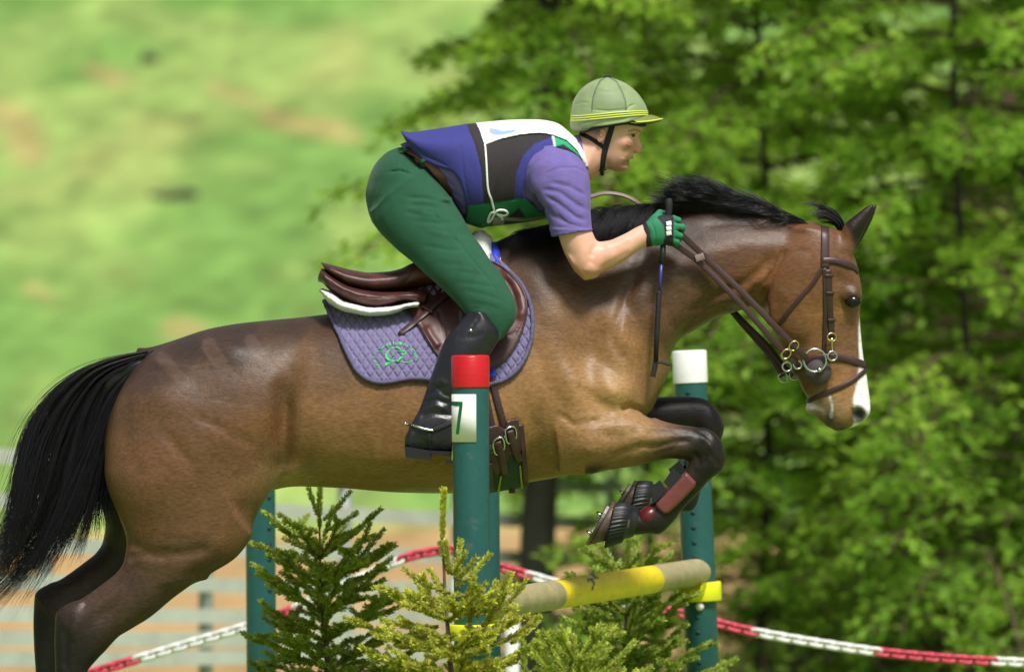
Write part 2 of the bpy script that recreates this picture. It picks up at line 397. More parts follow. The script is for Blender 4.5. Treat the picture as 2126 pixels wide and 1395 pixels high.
def strands(S, r0, taper=0.25, ref=(0, -1, 0)):
    """S (s,m,3) polylines -> thin 3-sided tapered tubes"""
    s_, m, _ = S.shape; t = np.gradient(S, axis=1); t /= np.linalg.norm(t, axis=2)[..., None] + 1e-9
    a = np.cross(t, np.array(ref, float)); a /= np.linalg.norm(a, axis=2)[..., None] + 1e-9; b = np.cross(a, t)
    r0 = np.broadcast_to(np.asarray(r0, float).reshape(-1, 1), (s_, 1)); w = r0 * np.linspace(1, taper, m)[None, :] ** 1.0
    V = np.stack([S + w[..., None] * (math.cos(x) * a + math.sin(x) * b) for x in (0.5, 2.6, 4.7)], 2).reshape(-1, 3)
    i = np.arange(s_)[:, None, None]; j = np.arange(m - 1)[None, :, None]; k = np.arange(3)[None, None, :]; k2 = (k + 1) % 3
    base = (i * m + j) * 3
    Q = np.stack([base + k, base + k2, base + 3 + k2, base + 3 + k], -1).reshape(-1, 4)
    return V, Q
class Merge:
    def __init__(s): s.v, s.f, s.n, s.mi = [], {}, 0, {}
    def add(s, V, *faces):
        for f in faces:
            f = np.asarray(f)
            if len(f): s.f.setdefault(f.shape[1], []).append(f + s.n)
        s.v.append(np.asarray(V, float)); s.n += len(V); return s
    def obj(s, name, mat, parent=None, smooth=True):
        return npmesh(name, np.concatenate(s.v), [np.concatenate(s.f[k]) for k in sorted(s.f)], mat, parent, smooth)
def bvh_of(V, Q): return BVHTree.FromPolygons([tuple(v) for v in V.tolist()], [tuple(q) for q in Q.tolist()])
CAMP = Vector((0, -DIST, CAMZ))
def drape(bvhs, uv, off=0.0, yfall=-0.1, ysmooth=0):
    """points on the near surface below each pixel; offset along the normal"""
    out, nr = [], []; last = yfall
    for u, v in uv:
        d = (P(u, v, 0) - CAMP).normalized(); best = None
        for b in bvhs:
            h = b.ray_cast(CAMP, d)
            if h[0] is not None and (best is None or h[3] < best[3]): best = h
        if best is None:
            out.append(P(u, v, last)); nr.append(Vector((0, -1, 0)))
        else:
            out.append(best[0]); nr.append(best[1] if best[1].dot(d) < 0 else -best[1]); last = best[0].y
    out = np.array([tuple(p) for p in out]); nr = np.array([tuple(p) for p in nr])
    if ysmooth:
        for _ in range(ysmooth):
            nr[1:-1] = nr[:-2] + nr[1:-1] * 2 + nr[2:]; nr /= np.linalg.norm(nr, axis=1)[:, None]
            o = out.copy(); out[1:-1] = 0.25 * o[:-2] + 0.5 * o[1:-1] + 0.25 * o[2:]
    return out + nr * off, nr

# ================================================================== GROUND, HILL, BANK
def ground_z(x, y):
    z = -0.35 * smooth01(y, 8, 16)
    z = z + np.where(y > 45, 0.30 * (y - 45) - 4.0 * (1 - np.exp(-np.maximum(y - 45, 0) / 14.0)) * 0 , 0) * smooth01(y, 45, 49)
    z = np.minimum(z, 34 + 0 * z)
    bank = smooth01(x - 0.05 * (y - 15), 0.9, 3.2) * smooth01(y, 16, 24) * 4.4
    return z + bank * (1 - smooth01(y, 30, 48))
gx = np.concatenate([np.linspace(-260, -9, 30), np.linspace(-8.7, 12, 110), np.linspace(12.5, 260, 30)])
gy = np.concatenate([np.linspace(-80, 6, 16), np.linspace(7, 44, 60), np.linspace(44.2, 76, 190), np.linspace(77, 420, 30)])
GX, GY = np.meshgrid(gx, gy, indexing='ij'); GV = np.stack([GX, GY, ground_z(GX, GY)], -1).reshape(-1, 3)
ni, nj = GX.shape; a = (np.arange(ni - 1)[:, None] * nj + np.arange(nj - 1)[None, :]).ravel()
GQ = np.stack([a, a + nj, a + nj + 1, a + 1], 1)
gu, gv = toUV(GV)
N = lambda s, k: vnoise(GV * (1, .45, 0) + 300, s, k)
grass_a, grass_b, sand_c = lin((110, 146, 72)), lin((138, 162, 88)), lin((182, 150, 104))
w = smooth01(N(.55, 3) * .6 + N(1.5, 4) * .4, .35, .65)[:, None]
gcol = grass_a * (1 - w) + grass_b * w
bare = smooth01(N(.45, 5) * .55 + N(1.3, 6) * .45, .60, .84) * .35
on_hill = smooth01(GV[:, 1], 47, 48.5)
sandm = smooth01(GV[:, 1], 11, 15) * (1 - smooth01(GV[:, 1] + .8 * (N(.9, 7) - .5), 46.2, 46.9))
strip = smooth01(GV[:, 1], 29, 31) * (1 - smooth01(GV[:, 1], 35, 37)) * smooth01(GV[:, 0], -1.8, -1.2)
sandm = np.maximum(sandm * (1 - 0 * strip), 0)
for poly, wd in [([(455, 180), (520, 205), (580, 245), (660, 265), (745, 292)], 16), ([(0, 225), (40, 270), (60, 310)], 26), ([(60, 590), (110, 620)], 14), ([(190, 140), (260, 175)], 14), ([(360, 672), (400, 690)], 14), ([(615, 632), (650, 640)], 14)]:
    d, _ = seg_dist2d(gu, gv, poly); sandm = np.maximum(sandm, .55 * (1 - smooth01(d + 40 * (N(2.2, 8) - .5), wd * .2, wd * 1.7)) * (GV[:, 1] > 44) * (GV[:, 1] < 80))
sm = np.maximum(sandm, bare * on_hill * .6)[:, None]
gcol = gcol * (1 - sm) + sand_c * sm
gcol = gcol * (1 + .25 * (N(2.2, 11) - .5) + .35 * (N(4.6, 12) - .5) + .4 * (N(9, 13) - .5))[:, None]
bk = (smooth01(GV[:, 0] - 0.05 * (GV[:, 1] - 15), 0.8, 1.6) * smooth01(GV[:, 1], 10, 14) * (1 - smooth01(GV[:, 1], 34, 46)))[:, None]
gcol = gcol * (1 - bk) + (lin((74, 62, 44)) * (1 - w) + lin((66, 82, 36)) * w) * bk
M_ground = make_mat('meadow_and_sand', rough=0.9, var=0.16, scale=1.4, bump=0.6, bscale=14, attr=True, spec=0.15)
g = npmesh('ground', GV, GQ, M_ground, None, col=gcol); tag(g, kind='structure')

# two dark earth heaps on the slope
M_earth = make_mat('dark_earth', (52, 48, 46), rough=0.95, var=0.3, scale=12, bump=0.6, bscale=30)
def hill_at(u, v):
    m = (697.5 - v) / FPX
    d = (CAMZ + 0.35 + 0.30 * 65) / (0.30 - m); x = (u - 1063) * d / FPX; y = d - DIST
    return x, y, float(ground_z(np.array(x), np.array(y)))
def mound(pts, label):
    f = None; C = [hill_at(*p[:2]) for p in pts]
    f = Field(np.min(C, 0) - .6, np.max(C, 0) + .6, .03)
    for c, p in zip(C, pts): f.add(Ell((c[0], c[1], c[2]), (p[2], p[2], p[3])), .08)
    V, Q = f.mesh(1); V += (np.stack([vnoise(V + 90, 14, k) for k in (1, 2, 3)], 1) - .5) * .05
    o = npmesh('earth_mound', V, Q, M_earth); tag(o, label, 'earth mound')
mound([(311, 128, .12, .11), (304, 118, .08, .08)], 'small round dark clod high on the green slope at upper left')
mound([(388, 408, .16, .09), (352, 411, .13, .06), (325, 408, .10, .04)], 'long low dark heap on the slope behind the saddle')

# ================================================================== PALE RAIL FENCE BEHIND
M_rail = make_mat('pale_grey_paint', (206, 208, 202), rough=0.5, var=0.12, scale=6)
M_galv = make_mat('galvanised_steel', (150, 154, 152), rough=0.5, var=0.12, scale=9, metal=0.2)
fence = empty('rail_fence', P(300, 1700, 9)); tag(fence, 'pale seven-rail stock fence beyond the horse in front of the sand', 'fence')
fl, fr_ = np.array(P(-400, 925, 6.3)), np.array(P(1290, 1014, 14.0))
for i, dz in enumerate([0, .197, .391, .558, .704, .812, .90]):
    pts = np.linspace(fl, fr_, 30) - (0, 0, dz); pts[:, 2] += .003 * np.sin(np.arange(30) * .5 + i)
    V, Q, T = sweep(pts, [(-.034, -.012), (.034, -.012), (.034, .012), (-.034, .012)], ref=(0.5, -1, 0)); npmesh('rail', V, [Q, T], M_rail, fence, smooth=False)
for k in (.02, .24, .425, .60, .755, .80, .985):
    b = fl * (1 - k) + fr_ * k + (0, .06, .06); pts = np.array([b, b - (0, 0, .6), b - (0, 0, 1.55)])
    tube('post', pts, .034, M_galv, fence, k=10)
# ================================================================== TREES
M_bark = make_mat('dark_bark', (62, 56, 50), rough=0.9, var=0.35, scale=18, bump=0.8, bscale=40, stretch=(1, 1, .3), rgb2=(44, 46, 38))
M_twig = make_mat('twig_bark', (96, 80, 58), rough=0.85, var=0.25, scale=20)
M_leaf = make_mat('spring_leaf', rough=0.5, var=0.14, scale=3, attr=True, spec=0.25, trans=0.58)
def leaf_cloud(pts, dirs, size, r, cols):
    """one folded leaf (two triangles) per point"""
    n = len(pts); up = np.stack([r.normal(0, .55, n), r.normal(0, .55, n), np.ones(n)], 1); up /= np.linalg.norm(up, axis=1)[:, None]
    d = dirs + r.normal(0, .6, (n, 3)); d -= (d * up).sum(1)[:, None] * up; d /= np.linalg.norm(d, axis=1)[:, None] + 1e-9
    s = np.cross(up, d); L = size * r.uniform(.6, 1.3, n)[:, None]; W = L * r.uniform(.38, .55, n)[:, None]
    V = np.stack([pts, pts + d * L * .5 + s * W * .5 - up * L * .06, pts + d * L - up * L * .15, pts + d * L * .5 - s * W * .5 - up * L * .06], 1).reshape(-1, 3)
    Q = np.arange(4 * n).reshape(-1, 4); return V, Q, np.repeat(cols, 4, 0)
def leaf_tree(base, height, seed, label, reach=1.3, zmin=.3, n_limb=46, lean=(0, 0), bright=1.0, tr=.030, leftmin=None, size=.068, twigs=17, leaves=22, zlimb_max=None):
    r = np.random.default_rng(seed); base = np.array(base, float)
    t = empty('leafy_tree', base); tag(t, label, 'tree', 'spring green trees behind the jump')
    hh = np.linspace(0, 1, 14); tp = base + np.stack([lean[0] * hh + .05 * np.sin(hh * 7 + seed), lean[1] * hh + .04 * np.cos(hh * 6 + seed), hh * height], 1)
    V, Q, T = sweep(tp, circ(tr, 12), scale=1.05 - .85 * hh, ref=(0, -1, 0.01)); npmesh('trunk', V, [Q, T], M_bark, t)
    mg = Merge(); PT, DR, CL = [], [], []
    for i in range(n_limb):
        z = zmin + (height * .93 - zmin) * (i + r.uniform(0, .8)) / n_limb
        f = z / height; az = i * 2.4 + r.uniform(-.5, .5); ca, sa = math.cos(az), math.sin(az)
        Lm = reach * (1.15 - .8 * f ** 1.5) * r.uniform(.7, 1.15)
        if leftmin and ca < 0.35 and z + base[2] < leftmin[0]: continue
        if leftmin and ca < 0: Lm *= np.interp(z + base[2], leftmin[1], leftmin[2])
        a0 = np.array([np.interp(z, hh * height, tp[:, k]) for k in range(3)]); q = np.linspace(0, 1, 9)
        rise = r.uniform(0.0, .40); droop = r.uniform(.25, .55)
        lp = a0 + np.stack([ca * Lm * q, sa * Lm * q, Lm * (rise * q - droop * q * q)], 1) + r.normal(0, .018, (9, 3)) * q[:, None]
        V, Q, T = sweep(lp, circ(.016, 5), scale=1.1 - .9 * q, ref=(0.1, 0.2, 1)); mg.add(V, Q, T)
        hue = r.uniform(0, 1)
        for j in range(twigs):
            s = .18 + .82 * (j + r.uniform(0, 1)) / twigs; p0 = np.array([np.interp(s, q, lp[:, k]) for k in range(3)])
            sd = 1 if j % 2 else -1; aa = az + sd * r.uniform(.5, 1.3); tl = Lm * .30 * (1.25 - .6 * s) * r.uniform(.6, 1.2); qq = np.linspace(0, 1, 5)
            dr = np.array([math.cos(aa), math.sin(aa), 0]); tw = p0 + np.outer(qq, dr * tl) + np.outer(qq ** 2, (0, 0, -tl * r.uniform(.15, .6)))
            V, Q, T = sweep(tw, circ(.0045, 3), scale=1.1 - .8 * qq, ref=(0.1, 0.2, 1)); mg.add(V, Q, T)
            k = r.uniform(0.05, 1.0, leaves); lpz = np.stack([np.interp(k, qq, tw[:, c]) for c in range(3)], 1) + r.normal(0, .02, (leaves, 3))
            PT.append(lpz); DR.append(np.tile(dr, (leaves, 1)))
            yel = np.clip(.5 * hue + .35 * r.random() + .25 * r.random(leaves), 0, 1)[:, None]
            CL.append(lin((106, 160, 48)) * (1 - yel) * bright + lin((190, 222, 86)) * yel * bright)
    PT, DR, CL = map(np.concatenate, (PT, DR, CL))
    V, Q, C = leaf_cloud(PT, DR, size, r, CL)
    npmesh('crown', V, Q, M_leaf, t, smooth=False, col=C); mg.obj('branches', M_twig, t)
    return t
def gz(x, y): return float(ground_z(np.array(float(x)), np.array(float(y))))
lt = leaf_tree((.16, 12.5, gz(.16, 12.5)), 6.8, 11, 'leafy tree whose straight dark trunk stands below the horse\'s belly', reach=1.5, zmin=1.9, n_limb=80, tr=.100,
          leftmin=(2.2, [1.9, 2.5, 3.0, 3.4, 5], [.8, .9, .86, .74, .6]), size=.072)
leaf_tree((1.30, 12.8, gz(1.3, 12.8)), 6.4, 12, 'leafy tree right behind the white-capped post', reach=1.5, zmin=.35, n_limb=92)
leaf_tree((2.30, 12.0, gz(2.3, 12.0)), 6.0, 13, 'leafy tree just right of the horse\'s head', reach=1.45, zmin=.35, n_limb=92)
leaf_tree((3.45, 12.6, gz(3.45, 12.6)), 6.0, 14, 'leafy tree at the right edge of the picture', reach=1.5, zmin=.35, n_limb=92)
leaf_tree((.80, 16.0, gz(.8, 16)), 8.0, 15, 'tree in second row above the rider\'s helmet', reach=1.8, zmin=1.2, n_limb=80, bright=1.05, leftmin=(2.3, [0, 9], [.85, .85]), size=.08)
leaf_tree((2.95, 16.2, gz(2.95, 16.2)), 7.5, 16, 'darker tree in second row beyond the horse\'s ear', reach=1.9, zmin=.5, n_limb=80, bright=1.0, size=.08)
leaf_tree((1.85, 17.5, gz(1.85, 17.5)), 7.5, 17, 'darker tree on the bank between the first ones', reach=2.0, zmin=.5, n_limb=70, bright=1.0, twigs=16, size=.09)
leaf_tree((4.4, 16.5, gz(4.4, 16.5)), 7.0, 18, 'dark tree on the bank at the far right', reach=2.0, zmin=.4, n_limb=60, bright=.95, twigs=15, size=.09)
leaf_tree((5.0, 12.6, gz(5.0, 12.6)), 5.5, 19, 'leafy tree just outside the right edge', reach=1.4, zmin=.5, n_limb=36)

# ================================================================== RED AND WHITE CHAIN
M_white = make_mat('white_plastic', (232, 232, 228), rough=0.35, var=0.05, scale=20)
M_pink = make_mat('red_plastic', (208, 66, 90), rough=0.4, var=0.1, scale=20)
cy = 3.2
chain_px = [(-760, 1386), (-620, 1440), (-480, 1472), (-330, 1488), (-180, 1486), (-60, 1470), (60, 1440), (190, 1396), (290, 1366), (400, 1333), (510, 1300), (600, 1267), (700, 1222), (760, 1194), (835, 1160), (890, 1146), (945, 1141), (1000, 1160), (1040, 1177), (1110, 1197), (1200, 1224),
            (1260, 1241), (1330, 1257), (1420, 1274), (1490, 1293), (1565, 1311), (1690, 1333), (1820, 1352), (1940, 1364), (2065, 1372), (2190, 1376), (2320, 1374), (2450, 1366), (2580, 1348), (2700, 1322), (2800, 1292)]
cpath = resample(catmull([tuple(P(u, v, cy)) for u, v in chain_px], 6), .031)
chain = empty('plastic_chain', P(945, 1400, cy)); tag(chain, 'red and white plastic barrier chain sagging behind the jump', 'chain')
def link_mesh(name, mat):
    a = np.arange(12) * 2 * np.pi / 12; pts = np.stack([np.cos(a) * .013 + np.sign(np.cos(a)) * .0125, 0 * a, np.sin(a) * .0155], 1)
    V, Q, _ = sweep(pts, circ(.0078, 5), True, (0, 1, 0)); o = npmesh(name, V, Q, mat, None); me = o.data; bpy.data.objects.remove(o); return me
lm_w, lm_r = link_mesh('link_white', M_white), link_mesh('link_red', M_pink)
edges_u = [-710, -470, -230, 10, 290, 545, 612, 832, 1092, 1325, 1565, 1820, 2062, 2300, 2540, 2780, 3000]   # colour changes along the chain
for i in range(len(cpath) - 1):
    p, q = Vector(cpath[i]), Vector(cpath[i + 1]); m = (p + q) / 2; uu = toUV(np.array([m]))[0][0]; k = np.searchsorted(edges_u, uu)
    o = bpy.data.objects.new('link', lm_r if k % 2 == 0 else lm_w)
    COL.objects.link(o); rot = (q - p).to_track_quat('X', 'Z').to_matrix().to_4x4() @ Matrix.Rotation(R(45 + 90 * (i % 2)), 4, 'X')
    o.parent = chain; o.matrix_parent_inverse = Matrix.Translation(-chain.location); o.matrix_basis = Matrix.Translation(m) @ rot
cp = empty('chain_post', P(947, 1500, cy + .05)); tag(cp, 'thin white plastic post holding up the barrier chain', 'post')
b = np.array(P(947, 1130, cy + .05)); pts = np.array([b, b - (0, 0, .01), b - (0, 0, .5), b - (0, 0, 1.25)]); tube('shaft', pts, .021, M_white, cp, k=14, scale=[.7, 1, 1, 1])
tube('hook', np.array([b + (0, 0, -.02), b + (0, -.03, -.02), b + (0, -.045, .0), b + (0, -.045, .02)]), .005, M_white, cp, k=6, ref=(1, 0, 0))
for u0, v0, lb in ((-764, 1372, 'white post at the chain\'s end far out on the left'), (2804, 1278, 'white post at the chain\'s end far out on the right')):
    c3 = empty('chain_post', P(u0, 1700, cy + .05)); tag(c3, lb, 'post'); b = np.array(P(u0, v0, cy + .05)); tube('shaft', np.array([b, b - (0, 0, .01), b - (0, 0, .4), (b[0], b[1], 0)]), .021, M_white, c3, k=14, scale=[.7, 1, 1, 1])
for u0 in (1064,):
    c2 = empty('chain_post', P(u0, 1500, cy + 2.5)); tag(c2, 'second white post low behind the rail, partly hidden', 'post')
    b = np.array(P(u0, 1262, cy + 2.5)); tube('shaft', np.array([b, b - (0, 0, .01), b - (0, 0, .4), b - (0, 0, 1.1)]), .03, M_white, c2, k=14, scale=[.7, 1, 1, 1])

# ================================================================== JUMP: POSTS, RAIL
M_teal = make_mat('teal_plastic', (40, 92, 90), rough=0.38, var=0.08, scale=40, bump=0.05, bscale=300, spec=0.45, dirt=((96, 110, 92), 22, .60, .55))
M_red = make_mat('red_tape', (200, 26, 34), rough=0.28, var=0.06, scale=30, bump=0.25, bscale=30, stretch=(1, 1, 7), dirt=((120, 30, 30), 30, .6, .5))
M_whitetape = make_mat('white_tape', (244, 244, 242), rough=0.3, var=0.03, scale=30, dirt=((190, 186, 176), 26, .62, .4))
M_hole = make_mat('dark_hole', (26, 62, 60), rough=0.8, var=0.1)
M_yel = make_mat('yellow_plastic', (236, 238, 40), rough=0.35, var=0.06, scale=30)
M_green = make_mat('green_paint', (16, 104, 70), rough=0.5, var=0.05)
def jump_post(u_top, v_top, u_bot, v_bot, y, wpx, label, cap=None, capv=0, holes=None):
    a, b = np.array(P(u_top, v_top, y)), np.array(P(u_bot, v_bot, y)); ax = (b - a) / np.linalg.norm(b - a)
    b = a + ax * ((a[2] + 0.3 * 0) / -ax[2]) ; b[2] = max(b[2], 0.0)
    r = wpx * (DIST + y) / FPX / 2; root = empty('jump_post', b); tag(root, label, 'post', 'plastic posts of the jump')
    cl = 0
    if cap:
        cl = capv * (DIST + y) / FPX; L = np.array([0, .0015, .006, cl - .002, cl]); rr = [.80, .95, 1.0, 1.0, 1.0]
        tube('cap', a + np.outer(L, ax), r * 1.045, cap, root, k=32, scale=rr)
    L = np.array([cl - .001 if cap else 0, cl + .001, cl + .3, cl + .6, np.linalg.norm(b - a)])
    tube('tube', a + np.outer(L, ax), r, M_teal, root, k=32)
    if holes:
        ang, v0, n, stp = holes; side = np.cross(ax, (0, 1, 0)); side /= np.linalg.norm(side)
        dr = math.sin(R(ang)) * side * (-1 if side[0] < 0 else 1) + math.cos(R(ang)) * np.array([0, -1, 0])
        V, Q, T = sweep(np.array([dr * 0, dr * .0055]), circ(.0085, 8), ref=ax); h0 = npmesh('peg_hole', V, [Q, T], M_hole)
        for i in range(n):
            c = a + ax * ((v0 + i * stp - v_top) * (DIST + y) / FPX) + dr * (r - .004)
            h = h0 if i == 0 else bpy.data.objects.new('peg_hole', h0.data)
            if i: COL.objects.link(h)
            h.location = c; keep(h, root)
    # cross foot on the ground
    for k in range(2):
        d = np.array([math.cos(k * 1.5708 + .4), math.sin(k * 1.5708 + .4), 0]) * .3
        V, Q, T = sweep(np.array([b - d + (0, 0, .03 + .001 * k), b + d + (0, 0, .03 + .001 * k)]), [(-.03, -.03), (.03, -.03), (.03, .03), (-.03, .03)], ref=(0, 0, 1)); npmesh('foot', V, [Q, T], M_teal, root, smooth=False)
    return root, a, ax, r
def collar(root, c, ax, r, hh, mat, tongue, pin=True):
    """cup that clips round the post and carries the rail"""
    pr = [(r * 1.005, -hh/2), (r * 1.30, -hh/2), (r * 1.34, -hh/2 + .004), (r * 1.34, hh/2 - .004), (r * 1.30, hh/2), (r * 1.005, hh/2)]
    th = np.arange(32) * 2 * np.pi / 32; e1 = np.cross(ax, (0, 1, 0)); e1 /= np.linalg.norm(e1); e2 = np.cross(ax, e1)
    V = np.concatenate([[c + (math.cos(t) * e1 + math.sin(t) * e2) * q[0] + ax * q[1] for q in pr] for t in th]); k = 6
    Q = [(i*k + j, ((i+1) % 32)*k + j, ((i+1) % 32)*k + (j+1) % k, i*k + (j+1) % k) for i in range(32) for j in range(k)]
    o = npmesh('cup', V, np.array(Q), mat, root)
    d = np.array(tongue, float); d[2] = 0; d /= np.linalg.norm(d); s = np.cross(d, (0, 0, 1))
    f = [c + d * (r * 1.2) + s * x * .045 + np.array([0, 0, z]) for x, z in [(-1, .035), (-.8, .004), (-.4, -.014), (0, -.02), (.4, -.014), (.8, .004), (1, .035)]]
    rows = [np.array(f), np.array(f) + d * .07]; rows += [rows[1] - (0, 0, .008), rows[0] - (0, 0, .008)]
    V = np.concatenate(rows); Q = [(i*7 + j, i*7 + j + 1, ((i+1) % 4)*7 + j + 1, ((i+1) % 4)*7 + j) for i in range(4) for j in range(6)]
    npmesh('cradle', V, np.array(Q), mat, o)
    if pin:
        cc = c + np.array([0, -r * 1.0, -hh * .5 - .016]); tube('pin', np.array([cc + (0, .03, 0), cc - (0, .004, 0), cc - (0, .012, 0)]), .015, M_white, o, k=14, scale=[1, 1, .7], ref=(0, 0, 1))
    return o
yr_, yw_ = -0.78, 1.62
rp, ra_, rax, rr_ = jump_post(976.5, 737, 981, 1395, yr_, 76, 'teal post with red cap and number plate nearest the camera', M_red, 67)
wp, wa_, wax, wr_ = jump_post(1431, 727, 1459, 1395, yw_, 69, 'teal post with white cap behind the horse\'s folded forelegs', M_whitetape, 68, holes=(-12, 815, 32, 31))
jump_post(1003, 900, 1007, 1395, 1.25, 66, 'teal post half hidden right behind the red-capped one')
jump_post(540, 960, 543, 1395, 2.2, 62, 'uncapped teal post with peg holes below the horse\'s flank', holes=(38, 1000, 28, 32))
# number plate wrapped round the red post
def on_post(a, ax, r, ang, s):
    e = np.array([math.sin(R(ang)), -math.cos(R(ang)), 0]); return a + ax * s + e * r
k1 = (DIST + yr_) / FPX
def plate(name, a0, a1, s0, s1, r, mat, parent, th=.0015):
    A = np.linspace(a0, a1, 20); rows = [[on_post(ra_, rax, r + o, x, s) for x in A] for s, o in ((s0, 0), (s0, th), (s1, th), (s1, 0))]
    V = np.array(rows).reshape(-1, 3); Q = [(i*20 + j, i*20 + j + 1, ((i+1) % 4)*20 + j + 1, ((i+1) % 4)*20 + j) for i in range(4) for j in range(19)]
    Q += [(0, 20, 40, 60), (79, 59, 39, 19)]
    return npmesh(name, V, np.array(Q), mat, parent)
npl = plate('number_plate', -112, 17, 81 * k1, 180 * k1, rr_ + .001, M_whitetape, rp)
def seven(pxs):
    """flat numeral laid on the plate: px outline -> angle, height"""
    out = []
    for u, v in pxs:
        x = (u - 978) / 38.0; out.append((math.degrees(math.asin(max(-.999, min(.999, x)))), (v - 737) * k1))
    return out
def numeral(poly, parent, mat):
    # dense strips so that the numeral follows the curve
    n = 10; Vs, Q = [], []
    for quad in poly:
        q = np.array(seven(quad)); b0 = len(Vs)
        for i in range(n + 1):
            s = i / n; l = q[0] * (1 - s) + q[1] * s; r2 = q[3] * (1 - s) + q[2] * s
            Vs.append(on_post(ra_, rax, rr_ + .0034, *l)); Vs.append(on_post(ra_, rax, rr_ + .0034, *r2))
        for i in range(n): Q.append((b0 + 2*i, b0 + 2*i + 2, b0 + 2*i + 3, b0 + 2*i + 1))
    npmesh('numeral', np.array(Vs), np.array(Q), mat, parent)
numeral([[(940.6, 833), (962.5, 833), (962.5, 842), (940.6, 842)], [(956, 842), (948.5, 901), (954.5, 901), (962.5, 842)]], npl, M_green)
collar(rp, ra_ + rax * ((1312 - 737) * k1), rax, rr_, .05, M_yel, (.3, 1, 0))
collar(rp, ra_ + rax * ((1392 - 737) * k1), rax, rr_, .05, M_yel, (.3, 1, 0))
k2 = (DIST + yw_) / FPX
collar(wp, wa_ + wax * ((1228 - 727) * k2), wax, wr_, .066, M_yel, (-.3, -1, 0))
# rail
e0, e1_ = np.array(P(1008, 1257, yr_ + .02)), np.array(P(1450, 1187, yw_ - .02)); rd = .047
prm = np.array([-.012, -.010, -.004, 0.0, *np.linspace(.004, .996, 200), 1.0, 1.004, 1.010, 1.012]); scl = np.array([.02, .55, .9, .98, *np.ones(200), .98, .9, .55, .02])
pts = e0 + np.outer(prm, e1_ - e0); V, Q, T = sweep(pts, circ(rd, 40), scale=scl, ref=(0, 0, 1))
uu, vv = toUV(V); tt = (V - e0) @ (e1_ - e0) / ((e1_ - e0) @ (e1_ - e0))
wn_ = vnoise(V * (3, 3, 3) + 40, 6, 31); wn2 = vnoise(V + 40, 60, 32); th_ = tt + .012 * (wn_ - .5)
wood = lin((172, 160, 118)) * (.85 + .3 * wn_[:, None]) * (.9 + .2 * wn2[:, None]); ylw = np.tile(lin((240, 214, 30)), (len(V), 1)) * (.95 + .1 * wn2[:, None])
m = (smooth01(th_, .288, .292) * (1 - smooth01(th_, .757, .761)))[:, None]; cc_ = wood * (1 - m) + ylw * m
d1, _ = seg_dist2d(uu, vv, [(1228, 1192), (1234, 1196), (1231, 1222)]); d2, _ = seg_dist2d(uu, vv, [(1222, 1203), (1242, 1198)])
s_ = (1 - smooth01(np.minimum(d1, d2) + 5 * (wn2 - .5), 1.5, 4)) * (V[:, 1] < 9); cc_ = cc_ * (1 - s_[:, None]) + lin((30, 92, 72)) * s_[:, None]
d3, _ = seg_dist2d(uu, vv, [(1200, 1186), (1260, 1178)]); s_ = (1 - smooth01(d3 + 14 * (wn2 - .5), 2, 9)) * .55; cc_ = cc_ * (1 - s_[:, None]) + lin((120, 118, 70)) * s_[:, None]
M_pole = make_mat('painted_rail', rough=0.5, var=0.08, scale=50, bump=0.25, bscale=120, attr=True, stretch=(1, .15, 1))
ro = npmesh('jump_rail', V, [Q, T], M_pole, col=cc_); tag(ro, 'round wooden rail with yellow painted middle resting between red and white posts', 'jump rail')

# ================================================================== SMALL SPRUCES
M_needle = make_mat('spruce_needle', rough=0.45, var=0.12, scale=12, attr=True, spec=0.35, trans=0.2)
M_stem = make_mat('spruce_stem', (140, 136, 66), rough=0.8, var=0.2, scale=30)
M_stem2 = make_mat('spruce_trunk', (104, 88, 66), rough=0.9, var=0.25, scale=40, bump=.4, bscale=80)
def needles_on(path, r, dens, ln, cols):
    path = resample(path, .006); n = int(len(path) * .006 * dens) + 6; k = r.uniform(0, 1, n); idx = np.linspace(0, 1, len(path)); p = np.stack([np.interp(k, idx, path[:, c]) for c in range(3)], 1)
    t, s, b = frames(path, (0.05, 0.1, 1)); i = np.clip((k * (len(path) - 1)).astype(int), 0, len(path) - 1); t, s, b = t[i], s[i], b[i]
    a = r.uniform(0, 2 * np.pi, n); rad = np.cos(a)[:, None] * s + np.sin(a)[:, None] * b; op = r.uniform(.45, .95, n)[:, None]
    d = t * np.cos(op) + rad * np.sin(op); d /= np.linalg.norm(d, axis=1)[:, None]; L = ln * r.uniform(.7, 1.15, n)[:, None] * np.where(k > .94, .8, 1)[:, None]
    w = np.cross(d, r.normal(0, 1, (n, 3))); w /= np.linalg.norm(w, axis=1)[:, None]; W = .0024
    q = p + rad * .0025; V = np.stack([q - w * W * .7, q + d * L * .5 - w * W, q + d * L, q + d * L * .5 + w * W], 1)[:, [0, 1, 2, 3]].reshape(-1, 3)
    c = cols[0] + (cols[1] - cols[0]) * r.random(n)[:, None]
    return V, np.arange(4 * n).reshape(-1, 4), np.repeat(c, 4, 0)
